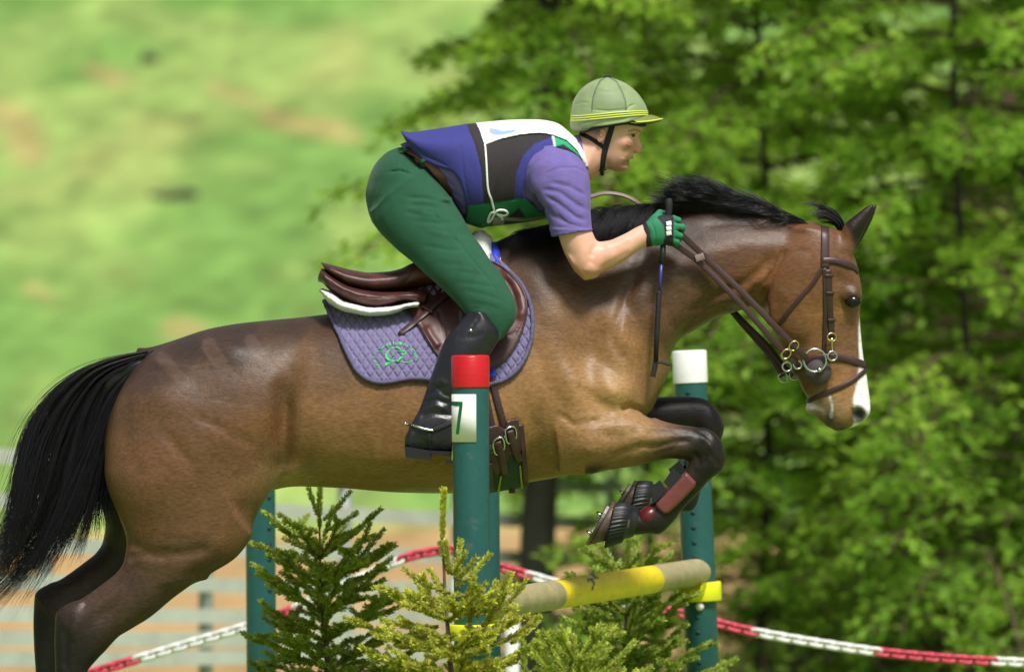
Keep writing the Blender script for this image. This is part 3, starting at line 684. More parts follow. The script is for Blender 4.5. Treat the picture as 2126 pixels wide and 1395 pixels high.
def spruce(top, foot, seed, label, shoots, dens, ln, ca, cb, first=.12, spread=.5, upper=.62, whorls=9, stem_r=.005, per=5, sub=.06, third=True):
    """shoots: hand-placed [(p0, p1)] in world points near the top"""
    r = np.random.default_rng(seed); top, foot = np.array(top), np.array(foot); root = empty('small_spruce', foot); tag(root, label, 'spruce', 'young spruces dressing the jump')
    cols = (lin(ca), lin(cb)); H = top[2] - foot[2]; q = np.linspace(0, 1, 20); tp = foot + np.outer(q, top - foot); tp[:, 0] += .008 * np.sin(q * 9 + seed)
    V, Q, T = sweep(tp, circ(.022, 8), scale=1.0 - .93 * q ** .75, ref=(0, -1, .01)); npmesh('trunk', V, [Q, T], M_stem2, root)
    NV, NQ, NC, n0 = [], [], [], 0; st = Merge()
    def shoot(p, sr=stem_r, d=dens, l=ln):
        nonlocal n0
        V, Q, T = sweep(p, circ(sr, 5), scale=np.linspace(1, .55, len(p)), ref=(0.05, .1, 1)); st.add(V, Q, T)
        V, Q, c = needles_on(p, r, d, l, cols); NV.append(V); NQ.append(Q + n0); NC.append(c); n0 += len(V)
    shoot(tp[-3:])
    for a, b in shoots:
        a, b = np.array(a), np.array(b); m = (a + b) / 2 - np.array([0, 0, np.linalg.norm(b - a) * .06]); shoot(catmull([a, m, b], 4))
    for i in range(whorls):
        dz = first + (H - first) * .9 * (i / whorls) ** 1.0; z = top[2] - dz; f = dz / H
        c0 = np.array([np.interp(z, tp[:, 2], tp[:, 0]), np.interp(z, tp[:, 2], tp[:, 1]), z]); vis = z > .55
        for j in range(per):
            az = j * 2 * np.pi / per + i * .9 + r.uniform(-.3, .3); Lb = (.10 + spread * f ** .8) * r.uniform(.75, 1.1); el = upper * (1 - .75 * f) + r.uniform(-.12, .12)
            d = np.array([math.cos(az) * math.cos(el), math.sin(az) * math.cos(el), math.sin(el)]); qq = np.linspace(0, 1, 7)
            bp = c0 + np.outer(qq, d * Lb) + np.outer(qq ** 2, (0, 0, Lb * (.22 - .3 * f)))
            shoot(bp, stem_r, dens if vis else dens * .4)
            ns = int(Lb / sub)
            for s in range(ns):
                k = (s + .7) / ns; b0 = np.array([np.interp(k, qq, bp[:, c]) for c in range(3)]); sd = 1 if s % 2 else -1; aa = az + sd * r.uniform(.55, .95); Ls = Lb * .42 * (1.15 - .8 * k) * r.uniform(.7, 1.2) + .03
                e2 = el * .6 + r.uniform(-.1, .35); d2 = np.array([math.cos(aa) * math.cos(e2), math.sin(aa) * math.cos(e2), math.sin(e2)])
                sp = b0 + np.outer(np.linspace(0, 1, 4), d2 * Ls); shoot(sp, stem_r * .8, dens if vis else dens * .3)
                if (third or f > .22) and Ls > .07 and vis:
                    for s2 in range(3):
                        k2_ = .3 + .25 * s2; b2 = b0 + d2 * Ls * k2_; a3 = aa + (1 if s2 % 2 else -1) * .8; d3_ = np.array([math.cos(a3), math.sin(a3), r.uniform(.1, .5)]); shoot(b2 + np.outer(np.linspace(0, 1, 3), d3_ * Ls * .42), stem_r * .7)
    npmesh('needles', np.concatenate(NV), np.concatenate(NQ), M_needle, root, smooth=False, col=np.concatenate(NC)); st.obj('shoots', M_stem, root)
ys = -1.12
def sh(y, *prs): return [(tuple(P(a[0], a[1], y + da)), tuple(P(b[0], b[1], y + db))) for a, b, da, db in prs]
spruce(P(922, 1012, ys), (*P(950, 1395, ys)[:2], 0.0), 41, 'yellow-green spruce in front of the red-capped post', sh(ys,
    ((918, 1120), (922, 1018), 0, 0), ((937, 1192), (968, 1145), 0, -.03), ((943, 1200), (990, 1156), 0, -.05), ((946, 1217), (1017, 1149), 0, .04), ((943, 1187), (957, 1120), 0, .03), ((934, 1186), (924, 1122), 0, -.03),
    ((932, 1190), (914, 1125), 0, .05), ((935, 1231), (836, 1180), 0, -.06), ((926, 1231), (891, 1181), 0, .04), ((907, 1267), (877, 1192), 0, -.04), ((918, 1270), (820, 1233), 0, -.02), ((905, 1262), (850, 1236), 0, .05),
    ((948, 1240), (1010, 1210), 0, -.06), ((958, 1268), (983, 1196), 0, .02), ((975, 1290), (985, 1192), 0, -.08), ((1010, 1290), (1056, 1188), 0, -.05), ((1000, 1300), (1094, 1202), 0, -.02), ((1030, 1270), (1062, 1190), 0, .06),
    ((990, 1280), (1032, 1205), 0, .05), ((1020, 1340), (1122, 1278), 0, -.05), ((1060, 1335), (1118, 1286), 0, .03), ((910, 1300), (790, 1285), 0, -.05), ((900, 1320), (796, 1315), 0, .04), ((1010, 1395), (1142, 1312), 0, -.03)),
    1700, .0150, (168, 178, 50), (222, 222, 96), first=.40, spread=.36, stem_r=.0062, per=6, sub=.065, third=False, whorls=9, upper=.40)
y2 = .75
spruce(P(660, 1008, y2), (*P(705, 1395, y2)[:2], 0.0), 42, 'dark green spruce between the left post and the red-capped post', sh(y2,
    ((662, 1070), (640, 1010), 0, -.03), ((662, 1068), (666, 1006), 0, .02), ((672, 1080), (728, 1018), 0, -.04), ((678, 1100), (742, 1062), 0, .03), ((664, 1105), (578, 1066), 0, -.03), ((660, 1120), (582, 1096), 0, .04), ((672, 1112), (692, 1052), 0, .05),
    ((690, 1200), (798, 1098), 0, -.05), ((740, 1150), (768, 1084), 0, .03), ((700, 1195), (818, 1134), 0, -.03), ((675, 1190), (642, 1132), 0, -.05), ((668, 1170), (580, 1146), 0, .04), ((720, 1210), (815, 1156), 0, .05)),
    1500, .0145, (138, 164, 50), (194, 206, 86), first=.24, spread=.38, per=6, upper=.6, sub=.062, third=False, whorls=11)
y3 = 1.38
spruce(P(1302, 1118, y3), (*P(1300, 1395, y3)[:2], 0.0), 43, 'mid green spruce behind the yellow rail by the white-capped post', sh(y3, ((1302, 1180), (1304, 1122), 0, 0), ((1300, 1180), (1238, 1150), 0, .03), ((1304, 1176), (1330, 1146), 0, -.03),
    ((1300, 1290), (1190, 1262), 0, -.04), ((1305, 1290), (1360, 1240), 0, -.04), ((1310, 1320), (1430, 1330), 0, -.04)), 1500, .0145, (128, 158, 50), (184, 202, 88), first=.16, spread=.44, per=6, sub=.075, third=False)
y4 = -1.35
spruce(P(1190, 1318, y4), (*P(1180, 1395, y4)[:2], 0.0), 44, 'low bright spruce tip at the bottom edge under the rail', sh(y4, ((1130, 1400), (1142, 1318), 0, 0), ((1180, 1400), (1190, 1340), 0, .03), ((1190, 1420), (1258, 1345), 0, -.03), ((1090, 1410), (1086, 1345), 0, 0),
    ((1210, 1420), (1218, 1360), 0, 0), ((1240, 1430), (1290, 1370), 0, 0)), 1500, .0140, (150, 174, 52), (202, 214, 90), first=.08, spread=.42, per=6, sub=.075, third=False)

# ================================================================== THE HORSE
FH = Field((-1.72, -0.42, 0.18), (1.22, 0.42, 2.34), 0.0065)
trunk = Loft((210, 840), (1400, 840),
    top=[(214, 940), (222, 880), (240, 833), (262, 790), (289, 752), (333, 722), (389, 697), (444, 681), (500, 671), (556, 665), (611, 660), (680, 652), (760, 641), (850, 620),
         (930, 585), (990, 538), (1040, 505), (1100, 490), (1160, 505), (1230, 550), (1300, 610), (1350, 670), (1384, 735), (1392, 765)],
    bot=[(214, 945), (240, 975), (300, 1000), (450, 1020), (570, 1016), (610, 1009), (700, 1012), (830, 1022), (930, 1024), (1090, 1003), (1180, 985), (1250, 950), (1310, 900),
         (1350, 856), (1374, 806), (1392, 768)],
    w=[(0, .04), (.02, .11), (.07, .18), (.16, .235), (.25, .26), (.33, .255), (.42, .265), (.54, .285), (.62, .28), (.70, .255), (.79, .225), (.88, .20), (.95, .15), (.985, .09), (1, .03)],
    egg=[(0, .0), (.1, .15), (.3, .12), (.5, .12), (.63, .3), (.72, .42), (.85, .25), (1, 0)], n=2.15)
FH.add(trunk)
neck = Loft((1100, 660), (1740, 520),
    top=[(1030, 515), (1090, 490), (1150, 477), (1250, 461), (1350, 448), (1430, 440), (1512, 437), (1600, 446), (1660, 457), (1710, 471), (1750, 492)],
    bot=[(1130, 800), (1250, 805), (1330, 785), (1384, 745), (1410, 706), (1456, 678), (1503, 654), (1563, 640), (1620, 640), (1680, 640)],
    w=[(0, .10), (.1, .15), (.3, .155), (.5, .115), (.7, .095), (.85, .088), (1, .075)], egg=[(0, .35), (.5, .40), (.8, .3), (1, .1)])
FH.add(neck, 0.06)
head = Loft((1690, 490), (1742, 890),
    top=[(1690, 470), (1722, 474), (1748, 482), (1764, 505), (1772, 531), (1779, 554), (1782, 581), (1785, 608), (1785, 628), (1785, 647), (1786, 678), (1789, 709), (1793, 744), (1798, 767),
         (1801, 790), (1806, 826), (1807, 843), (1803, 860), (1790, 876), (1768, 888), (1748, 894)],
    bot=[(1640, 480), (1612, 540), (1595, 590), (1589, 628), (1592, 652), (1600, 676), (1613, 702), (1630, 738), (1646, 766), (1657, 788), (1667, 810), (1676, 826), (1683, 845), (1697, 868), (1715, 884), (1735, 894)],
    w=[(0, .075), (.1, .095), (.22, .108), (.32, .105), (.42, .088), (.55, .068), (.68, .058), (.8, .056), (.9, .054), (.96, .042), (1, .02)],
    egg=[(0, 0), (.25, .05), (.5, .12), (.75, .12), (.9, -.05), (1, 0)], n=2.3)
FH.add(head, 0.035)
FH.add(Ell(P(1688, 846, 0), (.026, .038, .02), 0.4), 0.02)          # chin
FH.add(Ell(P(1650, 632, -0.058), (.095, .04, .115), 0.15), 0.03); FH.add(Ell(P(1650, 632, 0.058), (.095, .04, .115), 0.15), 0.03)   # jaw plates
for s in (-1, 1):                                                   # ears
    y = 0.052 * s; du = 0 if s < 0 else 6
    FH.add(Loft((1762 + du, 512), (1818 + du, 422), top=[(1746 + du, 492), (1753 + du, 466), (1776 + du, 446), (1802 + du, 427), (1817 + du, 421)],
        bot=[(1769 + du, 527), (1779 + du, 507), (1790 + du, 487), (1806 + du, 455), (1817 + du, 423)], w=[(0, .026), (.3, .026), (.6, .018), (.9, .007), (1, .003)], y=y, pad=.03), 0.018)
    FH.cut(Caps(P(1782 + du, 490, y - .022), P(1806 + du, 446, y - .018), .011, .004, pad=.02), 0.008)

def hind(side, off, far=False, top_off=(0, 0)):
    y = side
    ox, oy = off
    S = lambda pts: [(u + ox, v + oy) for u, v in pts]
    sg = 1 if side > 0 else -1
    FH.add(Loft((390 + ox, 790 + oy), (370 + ox, 1190 + oy),
        top=S([(330, 770), (262, 800), (228, 872), (218, 931), (217, 975), (226, 1020), (245, 1064), (262, 1115), (270, 1160), (300, 1195)]),
        bot=S([(500, 770), (548, 820), (574, 900), (570, 970), (553, 1028), (535, 1057), (523, 1090), (505, 1131), (470, 1165), (430, 1190)]),
        w=[(0, .09), (.2, .13), (.5, .135), (.75, .115), (.9, .09), (1, .06)], y=y, yc=[(0, sg*.10), (.4, sg*.125), (1, sg*.15)], n=2.2), 0.05)
    FH.add(Loft((390 + ox, 1130 + oy), (165 + ox, 1300 + oy),
        top=S([(330, 1060), (285, 1110), (262, 1152), (253, 1174), (236, 1194), (207, 1216), (173, 1240), (140, 1256), (118, 1272)]),
        bot=S([(520, 1110), (503, 1138), (484, 1160), (443, 1184), (406, 1206), (362, 1238), (314, 1279), (273, 1305), (240, 1325), (215, 1350)]),
        w=[(0, .09), (.25, .085), (.5, .066), (.75, .05), (1, .04)], y=y, yc=sg*.155), 0.03)
    FH.add(Loft((165 + ox, 1270 + oy), (140 + ox, 1600 + oy),
        top=S([(150, 1252), (128, 1262), (115, 1282), (113, 1320), (115, 1395), (118, 1450), (116, 1500), (106, 1540), (98, 1570), (104, 1600)]),
        bot=S([(250, 1290), (242, 1318), (222, 1345), (200, 1370), (181, 1395), (172, 1430), (168, 1480), (170, 1530), (172, 1560), (160, 1600)]),
        w=[(0, .035), (.15, .045), (.35, .04), (.55, .028), (.75, .027), (.87, .038), (1, .03)], y=y, yc=sg*.155), 0.015)
    FH.add(Caps(P(136 + ox, 1575 + oy, y), P(105 + ox, 1640 + oy, y), .04, .033), 0.02)
    FH.add(Caps(P(105 + ox, 1640 + oy, y), P(95 + ox, 1660 + oy, y), .036, .044), 0.02)
hind(-0.155, (0, 0)); hind(0.155, (-44, -40), True)

# forelegs
yn, yf = -0.16, 0.15
FH.add(Ell(P(1225, 850, -0.13), (.17, .10, .17), 0.3), 0.05); FH.add(Ell(P(1225, 850, 0.13), (.17, .10, .17), 0.3), 0.05)
FH.add(Loft((1190, 915), (1490, 930),
    top=[(1180, 840), (1260, 838), (1306, 846), (1331, 856), (1353, 864), (1377, 874), (1413, 882), (1445, 886), (1467, 890), (1486, 901), (1497, 922), (1503, 945)],
    bot=[(1160, 985), (1230, 982), (1257, 975), (1309, 968), (1350, 960), (1374, 954), (1396, 952), (1426, 954), (1455, 962), (1480, 974), (1496, 972), (1503, 950)],
    w=[(0, .07), (.2, .095), (.4, .085), (.6, .062), (.8, .05), (.92, .047), (1, .02)], y=yn), 0.03)
FH.add(Loft((1475, 925), (1368, 1090),
    top=[(1500, 918), (1505, 945), (1505, 963), (1499, 977), (1483, 989), (1467, 1003), (1453, 1020), (1437, 1036), (1415, 1060), (1400, 1080), (1384, 1097), (1368, 1108)],
    bot=[(1448, 912), (1435, 945), (1426, 968), (1416, 988), (1403, 1004), (1388, 1020), (1368, 1036), (1345, 1050), (1332, 1066)],
    w=[(0, .03), (.2, .046), (.4, .034), (.65, .027), (.85, .034), (1, .022)], y=yn), 0.015)
FH.add(Caps(P(1358, 1082, yn), P(1318, 1088, yn), .036, .034), 0.02)
# far foreleg
FH.add(Loft((1200, 880), (1490, 860),
    top=[(1200, 800), (1300, 822), (1363, 824), (1402, 823), (1445, 824), (1467, 830), (1483, 843), (1494, 862), (1500, 884)],
    bot=[(1200, 960), (1300, 930), (1391, 900), (1440, 898), (1470, 908), (1490, 908), (1500, 890)],
    w=[(0, .07), (.25, .085), (.6, .06), (.8, .05), (.92, .047), (1, .02)], y=yf), 0.03)
FH.add(Loft((1478, 870), (1400, 1040),
    top=[(1496, 860), (1502, 884), (1499, 908), (1490, 928), (1480, 955), (1468, 985), (1456, 1015), (1448, 1045), (1436, 1062)],
    bot=[(1448, 850), (1440, 880), (1436, 910), (1432, 935), (1422, 960), (1410, 985), (1392, 1005), (1380, 1025)],
    w=[(0, .03), (.2, .046), (.4, .034), (.65, .027), (.85, .034), (1, .022)], y=yf), 0.015)
FH.add(Caps(P(1418, 1038, yf), P(1372, 1042, yf), .034, .032), 0.02)

# muscles and folds (near side; the far side gets the main ones too)
for c, ru, rv, amp, ang in [((330, 820), 60, 45, .010, 20), ((400, 930), 110, 90, .012, 30), ((300, 1010), 50, 70, .008, 0), ((470, 720), 55, 26, .010, -8), ((590, 880), 24, 95, -.026, -8), ((1572, 622), 20, 26, -.014, 0), ((1130, 560), 60, 60, .006, 0), ((1240, 690), 26, 40, -.010, 30), ((1190, 780), 30, 60, .010, 30), ((1255, 790), 24, 40, .008, 10), ((1345, 650), 30, 90, .006, 15), ((1100, 960), 30, 30, -.010, 0), ((520, 1000), 40, 60, .008, 10),
    ((600, 985), 40, 20, .010, 20), ((700, 900), 90, 70, .006, 0), ((820, 960), 140, 30, .006, 0), ((1110, 900), 24, 60, -.014, 10), ((1150, 640), 60, 120, .010, 25), ((1215, 740), 40, 55, -.014, 25),
    ((1290, 720), 48, 80, .014, 15), ((1290, 815), 36, 26, .016, 0), ((1200, 900), 70, 50, .010, 0), ((1350, 720), 26, 60, -.006, 10), ((1170, 820), 40, 60, .008, 30), ((1400, 560), 100, 40, .008, 20), ((1500, 520), 80, 30, .006, -5),
    ((1250, 620), 60, 40, -.008, 35), ((1560, 500), 70, 22, .006, -10), ((1615, 640), 14, 60, -.004, 12), ((1785, 600), 14, 30, .006, 0), ((1752, 690), 14, 60, -.006, 5), ((1740, 580), 12, 16, -.006, 0),
    ((1340, 905), 50, 16, .006, -8), ((1230, 935), 40, 30, .008, 0), ((360, 1200), 80, 24, .006, 38), ((150, 1290), 16, 26, .006, 0), ((220, 1270), 40, 14, -.006, 38)]:
    FH.bump(c, ru, rv, amp * 1.5, ang)
for pts, sig, amp in [([(262, 1122), (310, 1142), (380, 1148), (450, 1132)], 11, .006), ([(262, 1160), (300, 1150), (360, 1158)], 7, .005), ([(575, 780), (596, 860), (594, 940), (566, 1020)], 16, .008),
    ([(270, 800), (262, 860), (268, 930), (300, 1000)], 14, .004), ([(400, 860), (470, 890), (540, 930)], 10, .003), ([(1284, 854), (1306, 843), (1333, 852), (1360, 868)], 6, .014), ([(1296, 866), (1316, 856), (1334, 866)], 4, .004),
    ([(1312, 924), (1360, 926), (1400, 916), (1440, 914)], 5, .007), ([(1330, 900), (1380, 896), (1430, 900)], 4, .003), ([(1260, 950), (1300, 935), (1330, 930)], 8, .004), ([(1240, 900), (1290, 905), (1330, 895)], 9, .004),
    ([(1612, 515), (1588, 555), (1545, 588), (1480, 618), (1420, 658)], 11, .010), ([(1600, 600), (1570, 612), (1545, 632)], 6, .006), ([(1606, 560), (1590, 585), (1560, 604)], 5, .004), ([(1560, 640), (1500, 636), (1440, 662), (1400, 700)], 8, .005), ([(1450, 470), (1530, 462), (1620, 470), (1690, 490)], 6, .003),
    ([(1636, 510), (1618, 545), (1600, 582), (1589, 625), (1594, 665)], 7, .010), ([(1630, 530), (1660, 520), (1690, 525)], 4, .002), ([(1716, 850), (1722, 870), (1712, 884)], 4, .004), ([(1676, 826), (1700, 842), (1722, 850), (1722, 832)], 4, .003),
    ([(1755, 640), (1742, 680), (1736, 720)], 7, -.004), ([(1738, 770), (1728, 800), (1724, 826)], 5, .003), ([(1748, 770), (1740, 800)], 4, .002), ([(1350, 500), (1300, 620), (1330, 720)], 14, .006), ([(1705, 690), (1690, 720), (1668, 752)], 4, -.0022), ([(1744, 700), (1738, 730), (1726, 760)], 4, -.002), ([(1250, 890), (1290, 880), (1340, 884), (1400, 892)], 4, -.0022), ([(760, 980), (860, 990), (960, 985), (1040, 960)], 5, -.003), ([(1150, 850), (1190, 880), (1250, 870)], 6, .005), ([(1330, 560), (1290, 640), (1270, 700), (1300, 760)], 9, .005), ([(430, 700), (500, 690), (580, 690)], 8, .004), ([(330, 880), (400, 960), (430, 1040)], 14, .004), ([(1788, 836), (1774, 846), (1770, 862), (1780, 876)], 4, -.003), ([(1700, 800), (1716, 812), (1724, 828)], 4, .003), ([(1150, 560), (1180, 640), (1240, 740), (1290, 790)], 16, .004),
    ([(1060, 860), (1100, 930), (1160, 980)], 12, .004), ([(600, 1010), (640, 985), (720, 990), (800, 1000)], 10, .003), ([(1190, 800), (1240, 830), (1280, 860)], 12, .004), ([(1100, 700), (1130, 780), (1180, 860)], 18, .004),
    ([(1450, 905), (1470, 915), (1478, 935)], 5, -.004), ([(1452, 930), (1462, 945), (1466, 965)], 5, .003), ([(330, 1255), (280, 1290), (230, 1310)], 5, .002), ([(312, 1272), (360, 1232), (398, 1208)], 4, -.002),
    ([(150, 1268), (140, 1310), (138, 1395)], 6, .006), ([(300, 1160), (262, 1196), (215, 1232), (160, 1268)], 7, .007), ([(1440, 890), (1462, 900), (1476, 916)], 4, .004), ([(1470, 940), (1484, 952), (1492, 968)], 5, .004), ([(1438, 935), (1450, 950), (1452, 970)], 4, .005), ([(1420, 905), (1400, 930), (1350, 944)], 4, .003), ([(190, 1290), (175, 1330), (168, 1395)], 8, .003), ([(1340, 620), (1380, 640), (1400, 690)], 10, .003), ([(240, 1110), (252, 1140), (246, 1170)], 6, .002)]:
    FH.crease(pts, sig, amp * 1.4)
# eyes and nostrils
for s in (-1, 1):
    FH.add(Ell(P(1768, 612, .070 * s), (.034, .024, .024), -0.3), 0.02)
    FH.cut(Ell(P(1772, 627, .102 * s), (.031, .022, .019), -0.15), 0.005); FH.add(Caps(P(1755, 619, .088 * s), P(1774, 610, .086 * s), .005, .006), .008); FH.add(Caps(P(1774, 610, .086 * s), P(1788, 616, .074 * s), .006, .005), .008)
    FH.add(Ell(P(1790, 852, .030 * s), (.026, .026, .026), 0.2), 0.015)
    FH.cut(Ell(P(1783, 860, .058 * s), (.020, .028, .026), 0.75), 0.006)
HV, HQ = FH.mesh(2)
HBVH = bvh_of(HV, HQ)

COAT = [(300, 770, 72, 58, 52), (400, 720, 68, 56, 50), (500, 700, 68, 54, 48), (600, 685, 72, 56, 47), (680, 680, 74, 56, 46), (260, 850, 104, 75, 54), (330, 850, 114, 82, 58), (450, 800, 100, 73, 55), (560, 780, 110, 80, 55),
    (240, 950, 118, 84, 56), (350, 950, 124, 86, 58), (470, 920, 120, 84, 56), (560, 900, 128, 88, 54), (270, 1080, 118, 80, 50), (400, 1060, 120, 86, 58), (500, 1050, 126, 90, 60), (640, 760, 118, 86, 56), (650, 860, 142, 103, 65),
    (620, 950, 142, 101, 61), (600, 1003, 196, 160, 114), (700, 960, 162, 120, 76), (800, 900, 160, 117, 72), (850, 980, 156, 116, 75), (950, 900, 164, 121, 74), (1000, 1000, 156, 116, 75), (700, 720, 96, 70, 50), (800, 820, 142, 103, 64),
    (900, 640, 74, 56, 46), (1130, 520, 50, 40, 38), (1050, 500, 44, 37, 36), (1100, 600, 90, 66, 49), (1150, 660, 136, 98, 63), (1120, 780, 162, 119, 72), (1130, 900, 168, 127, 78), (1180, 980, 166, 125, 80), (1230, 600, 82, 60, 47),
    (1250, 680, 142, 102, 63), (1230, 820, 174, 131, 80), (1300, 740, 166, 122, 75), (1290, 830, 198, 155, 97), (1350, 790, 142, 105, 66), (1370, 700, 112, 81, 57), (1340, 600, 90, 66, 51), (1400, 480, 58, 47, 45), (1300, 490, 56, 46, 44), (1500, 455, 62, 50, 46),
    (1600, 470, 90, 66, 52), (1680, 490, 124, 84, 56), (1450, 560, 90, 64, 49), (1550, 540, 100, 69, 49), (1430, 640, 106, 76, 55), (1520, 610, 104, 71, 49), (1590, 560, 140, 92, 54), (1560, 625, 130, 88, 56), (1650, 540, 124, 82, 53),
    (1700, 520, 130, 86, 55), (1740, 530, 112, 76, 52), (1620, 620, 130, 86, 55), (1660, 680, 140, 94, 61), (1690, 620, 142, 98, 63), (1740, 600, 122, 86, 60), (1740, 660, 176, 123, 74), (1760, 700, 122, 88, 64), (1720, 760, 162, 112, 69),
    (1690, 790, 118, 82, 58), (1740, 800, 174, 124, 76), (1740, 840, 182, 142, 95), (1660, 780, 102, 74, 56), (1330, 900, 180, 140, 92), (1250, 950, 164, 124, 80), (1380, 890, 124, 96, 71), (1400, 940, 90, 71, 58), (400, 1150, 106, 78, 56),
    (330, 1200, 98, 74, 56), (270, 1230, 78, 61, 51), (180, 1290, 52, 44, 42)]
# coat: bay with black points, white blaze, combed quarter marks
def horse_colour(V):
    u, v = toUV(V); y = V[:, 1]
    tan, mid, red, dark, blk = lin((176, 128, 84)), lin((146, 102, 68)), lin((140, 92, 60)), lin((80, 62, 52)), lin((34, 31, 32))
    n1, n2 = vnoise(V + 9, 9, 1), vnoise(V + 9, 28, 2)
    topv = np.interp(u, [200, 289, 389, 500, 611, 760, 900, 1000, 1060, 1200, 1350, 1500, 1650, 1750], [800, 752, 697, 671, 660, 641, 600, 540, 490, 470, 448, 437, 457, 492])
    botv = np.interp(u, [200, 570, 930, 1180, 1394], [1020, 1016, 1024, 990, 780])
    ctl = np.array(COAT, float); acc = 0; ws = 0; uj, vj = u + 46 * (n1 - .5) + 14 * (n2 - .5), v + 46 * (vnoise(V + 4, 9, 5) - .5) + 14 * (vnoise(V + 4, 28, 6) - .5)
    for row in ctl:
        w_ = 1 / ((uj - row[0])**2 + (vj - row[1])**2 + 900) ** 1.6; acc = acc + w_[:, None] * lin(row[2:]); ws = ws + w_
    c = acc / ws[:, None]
    def mix(col, w): c[:] = c * (1 - w[:, None]) + np.asarray(col) * w[:, None]
    # quarter marks
    for a, b, w0 in [((336, 742), (412, 826), 13), ((433, 716), (478, 790), 16), ((520, 706), (560, 772), 13)]:
        d, fr = seg_dist2d(u, v, [a, b]); mix(lin((112, 90, 78)), (1 - smooth01(d, w0 - 3, w0 + 2)) * .45 * (y < .05))
    mix(lin((58, 44, 40)), np.exp(-((u - 1770) / 22)**2 - ((v - 618) / 24)**2) * .85)
    mix(lin((110, 84, 68)), (u > 1600) * np.exp(-((u - 1780) / 12)**2 - ((v - 730) / 70)**2) * .5)
    mix(lin((150, 132, 112)), np.exp(-((u - 1705) / 26)**2 - ((v - 850) / 24)**2) * .8)
    mix(lin((72, 66, 64)), np.exp(-((u - 1722) / 16)**2 - ((v - 872) / 22)**2) * .85)
    mix(lin((66, 62, 62)), np.exp(-((u - 1748) / 24)**2 - ((v - 893) / 16)**2) * .9)
    mix(lin((44, 34, 31)), smooth01(u - .45 * (v - 470), 1748, 1766) * (v < 528))                       # ear
    g = np.interp(v, [655, 690, 744, 790, 829, 850, 872, 885], [0, 5, 9, 20, 36, 34, 22, 4])
    fr = np.interp(v, [531, 581, 628, 678, 709, 744, 790, 826, 845, 862, 876, 888], [1772, 1782, 1785, 1786, 1789, 1793, 1801, 1806, 1807, 1802, 1790, 1768])
    mix(lin((245, 240, 236)), smooth01(u, fr - g - 3, fr - g + 3) * (v > 660) * (v < 890) * (u > 1700))
    mix(lin((52, 48, 50)), np.exp(-(((u - 1783) / 17)**2 + ((v - 860) / 18)**2) ** 2))
    mix(lin((235, 226, 222)), np.exp(-((u - 1676) / 15)**2 - ((v - 842) / 14)**2))
    mix(lin((230, 226, 222)), np.exp(-(seg_dist2d(u, v, [(1723, 822), (1728, 845), (1725, 866)])[0] / 2.4)**2) * (y < 0) * .75)
    # black points
    nz = 30 * (n2 - .5) + 20 * (n1 - .5)
    fore = smooth01(u + nz, 1375, 1455) * (v > 800) * (u < 1530); lowc = smooth01(v + nz, 955, 990) * (u > 1215) * (u < 1530)
    mix(blk, np.maximum(fore, lowc) * .96)
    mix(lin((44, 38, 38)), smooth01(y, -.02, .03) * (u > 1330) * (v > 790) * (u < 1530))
    hk = smooth01((v + .75 * (400 - u)) + nz, 1395, 1540)
    mix(lin((90, 68, 54)), smooth01(v + nz, 1150, 1250) * (u < 520) * .5)
    mix(blk, hk * (u < 520) * (v > 1100) * .95)
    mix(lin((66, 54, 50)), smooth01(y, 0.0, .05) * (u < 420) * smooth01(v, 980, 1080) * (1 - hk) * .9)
    c *= (1 + .16 * (n2 - .5) + .16 * (n1 - .5) + .12 * (vnoise(V * (1, 1, 2.5) + 7, 70, 9) - .5))[:, None]
    lum = c @ np.array([.3, .59, .11]); white = smooth01(c.min(1), .35, .6)[:, None]
    return np.clip((lum[:, None] + (c - lum[:, None]) * .97) * (.76 * (1 - white) + white), .004, .95)
M_coat = make_mat('horse_coat', rough=0.39, var=0.24, scale=170, bump=0.22, bscale=420, attr=True, spec=0.27, sheen=0.0, stretch=(0.3, 1, .8), detail=8, wr=(16, .55, .006, (.6, 1, 1)))
M_hair = make_mat('black_hair', (24, 23, 27), rough=0.38, var=0.3, scale=90, spec=0.5)
M_hoof = make_mat('hoof_horn', (92, 74, 62), rough=0.5, var=0.25, scale=60, bump=0.2, bscale=90, stretch=(1, 1, 3))
M_eye = make_mat('eye_dark', (14, 9, 8), rough=0.12, var=0.1, spec=0.5)
M_steel = make_mat('polished_steel', (205, 208, 205), rough=0.22, metal=1.0, var=0.06)
horse = empty('horse', P(800, 850, 0))
tag(horse, 'bay horse with white blaze jumping over the rail with forelegs folded', 'horse')
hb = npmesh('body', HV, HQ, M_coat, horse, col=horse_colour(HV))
for s in (-1, 1):
    V, Q = (lambda f: (f.add(Ell(P(1771, 626, .078 * s), (.026, .015, .0195), -0.15)), f.mesh(1))[1])(Field(np.array(P(1771, 626, .078 * s)) - .04, np.array(P(1771, 626, .078 * s)) + .04, .003))
    npmesh('eye', V, Q, M_eye, horse)

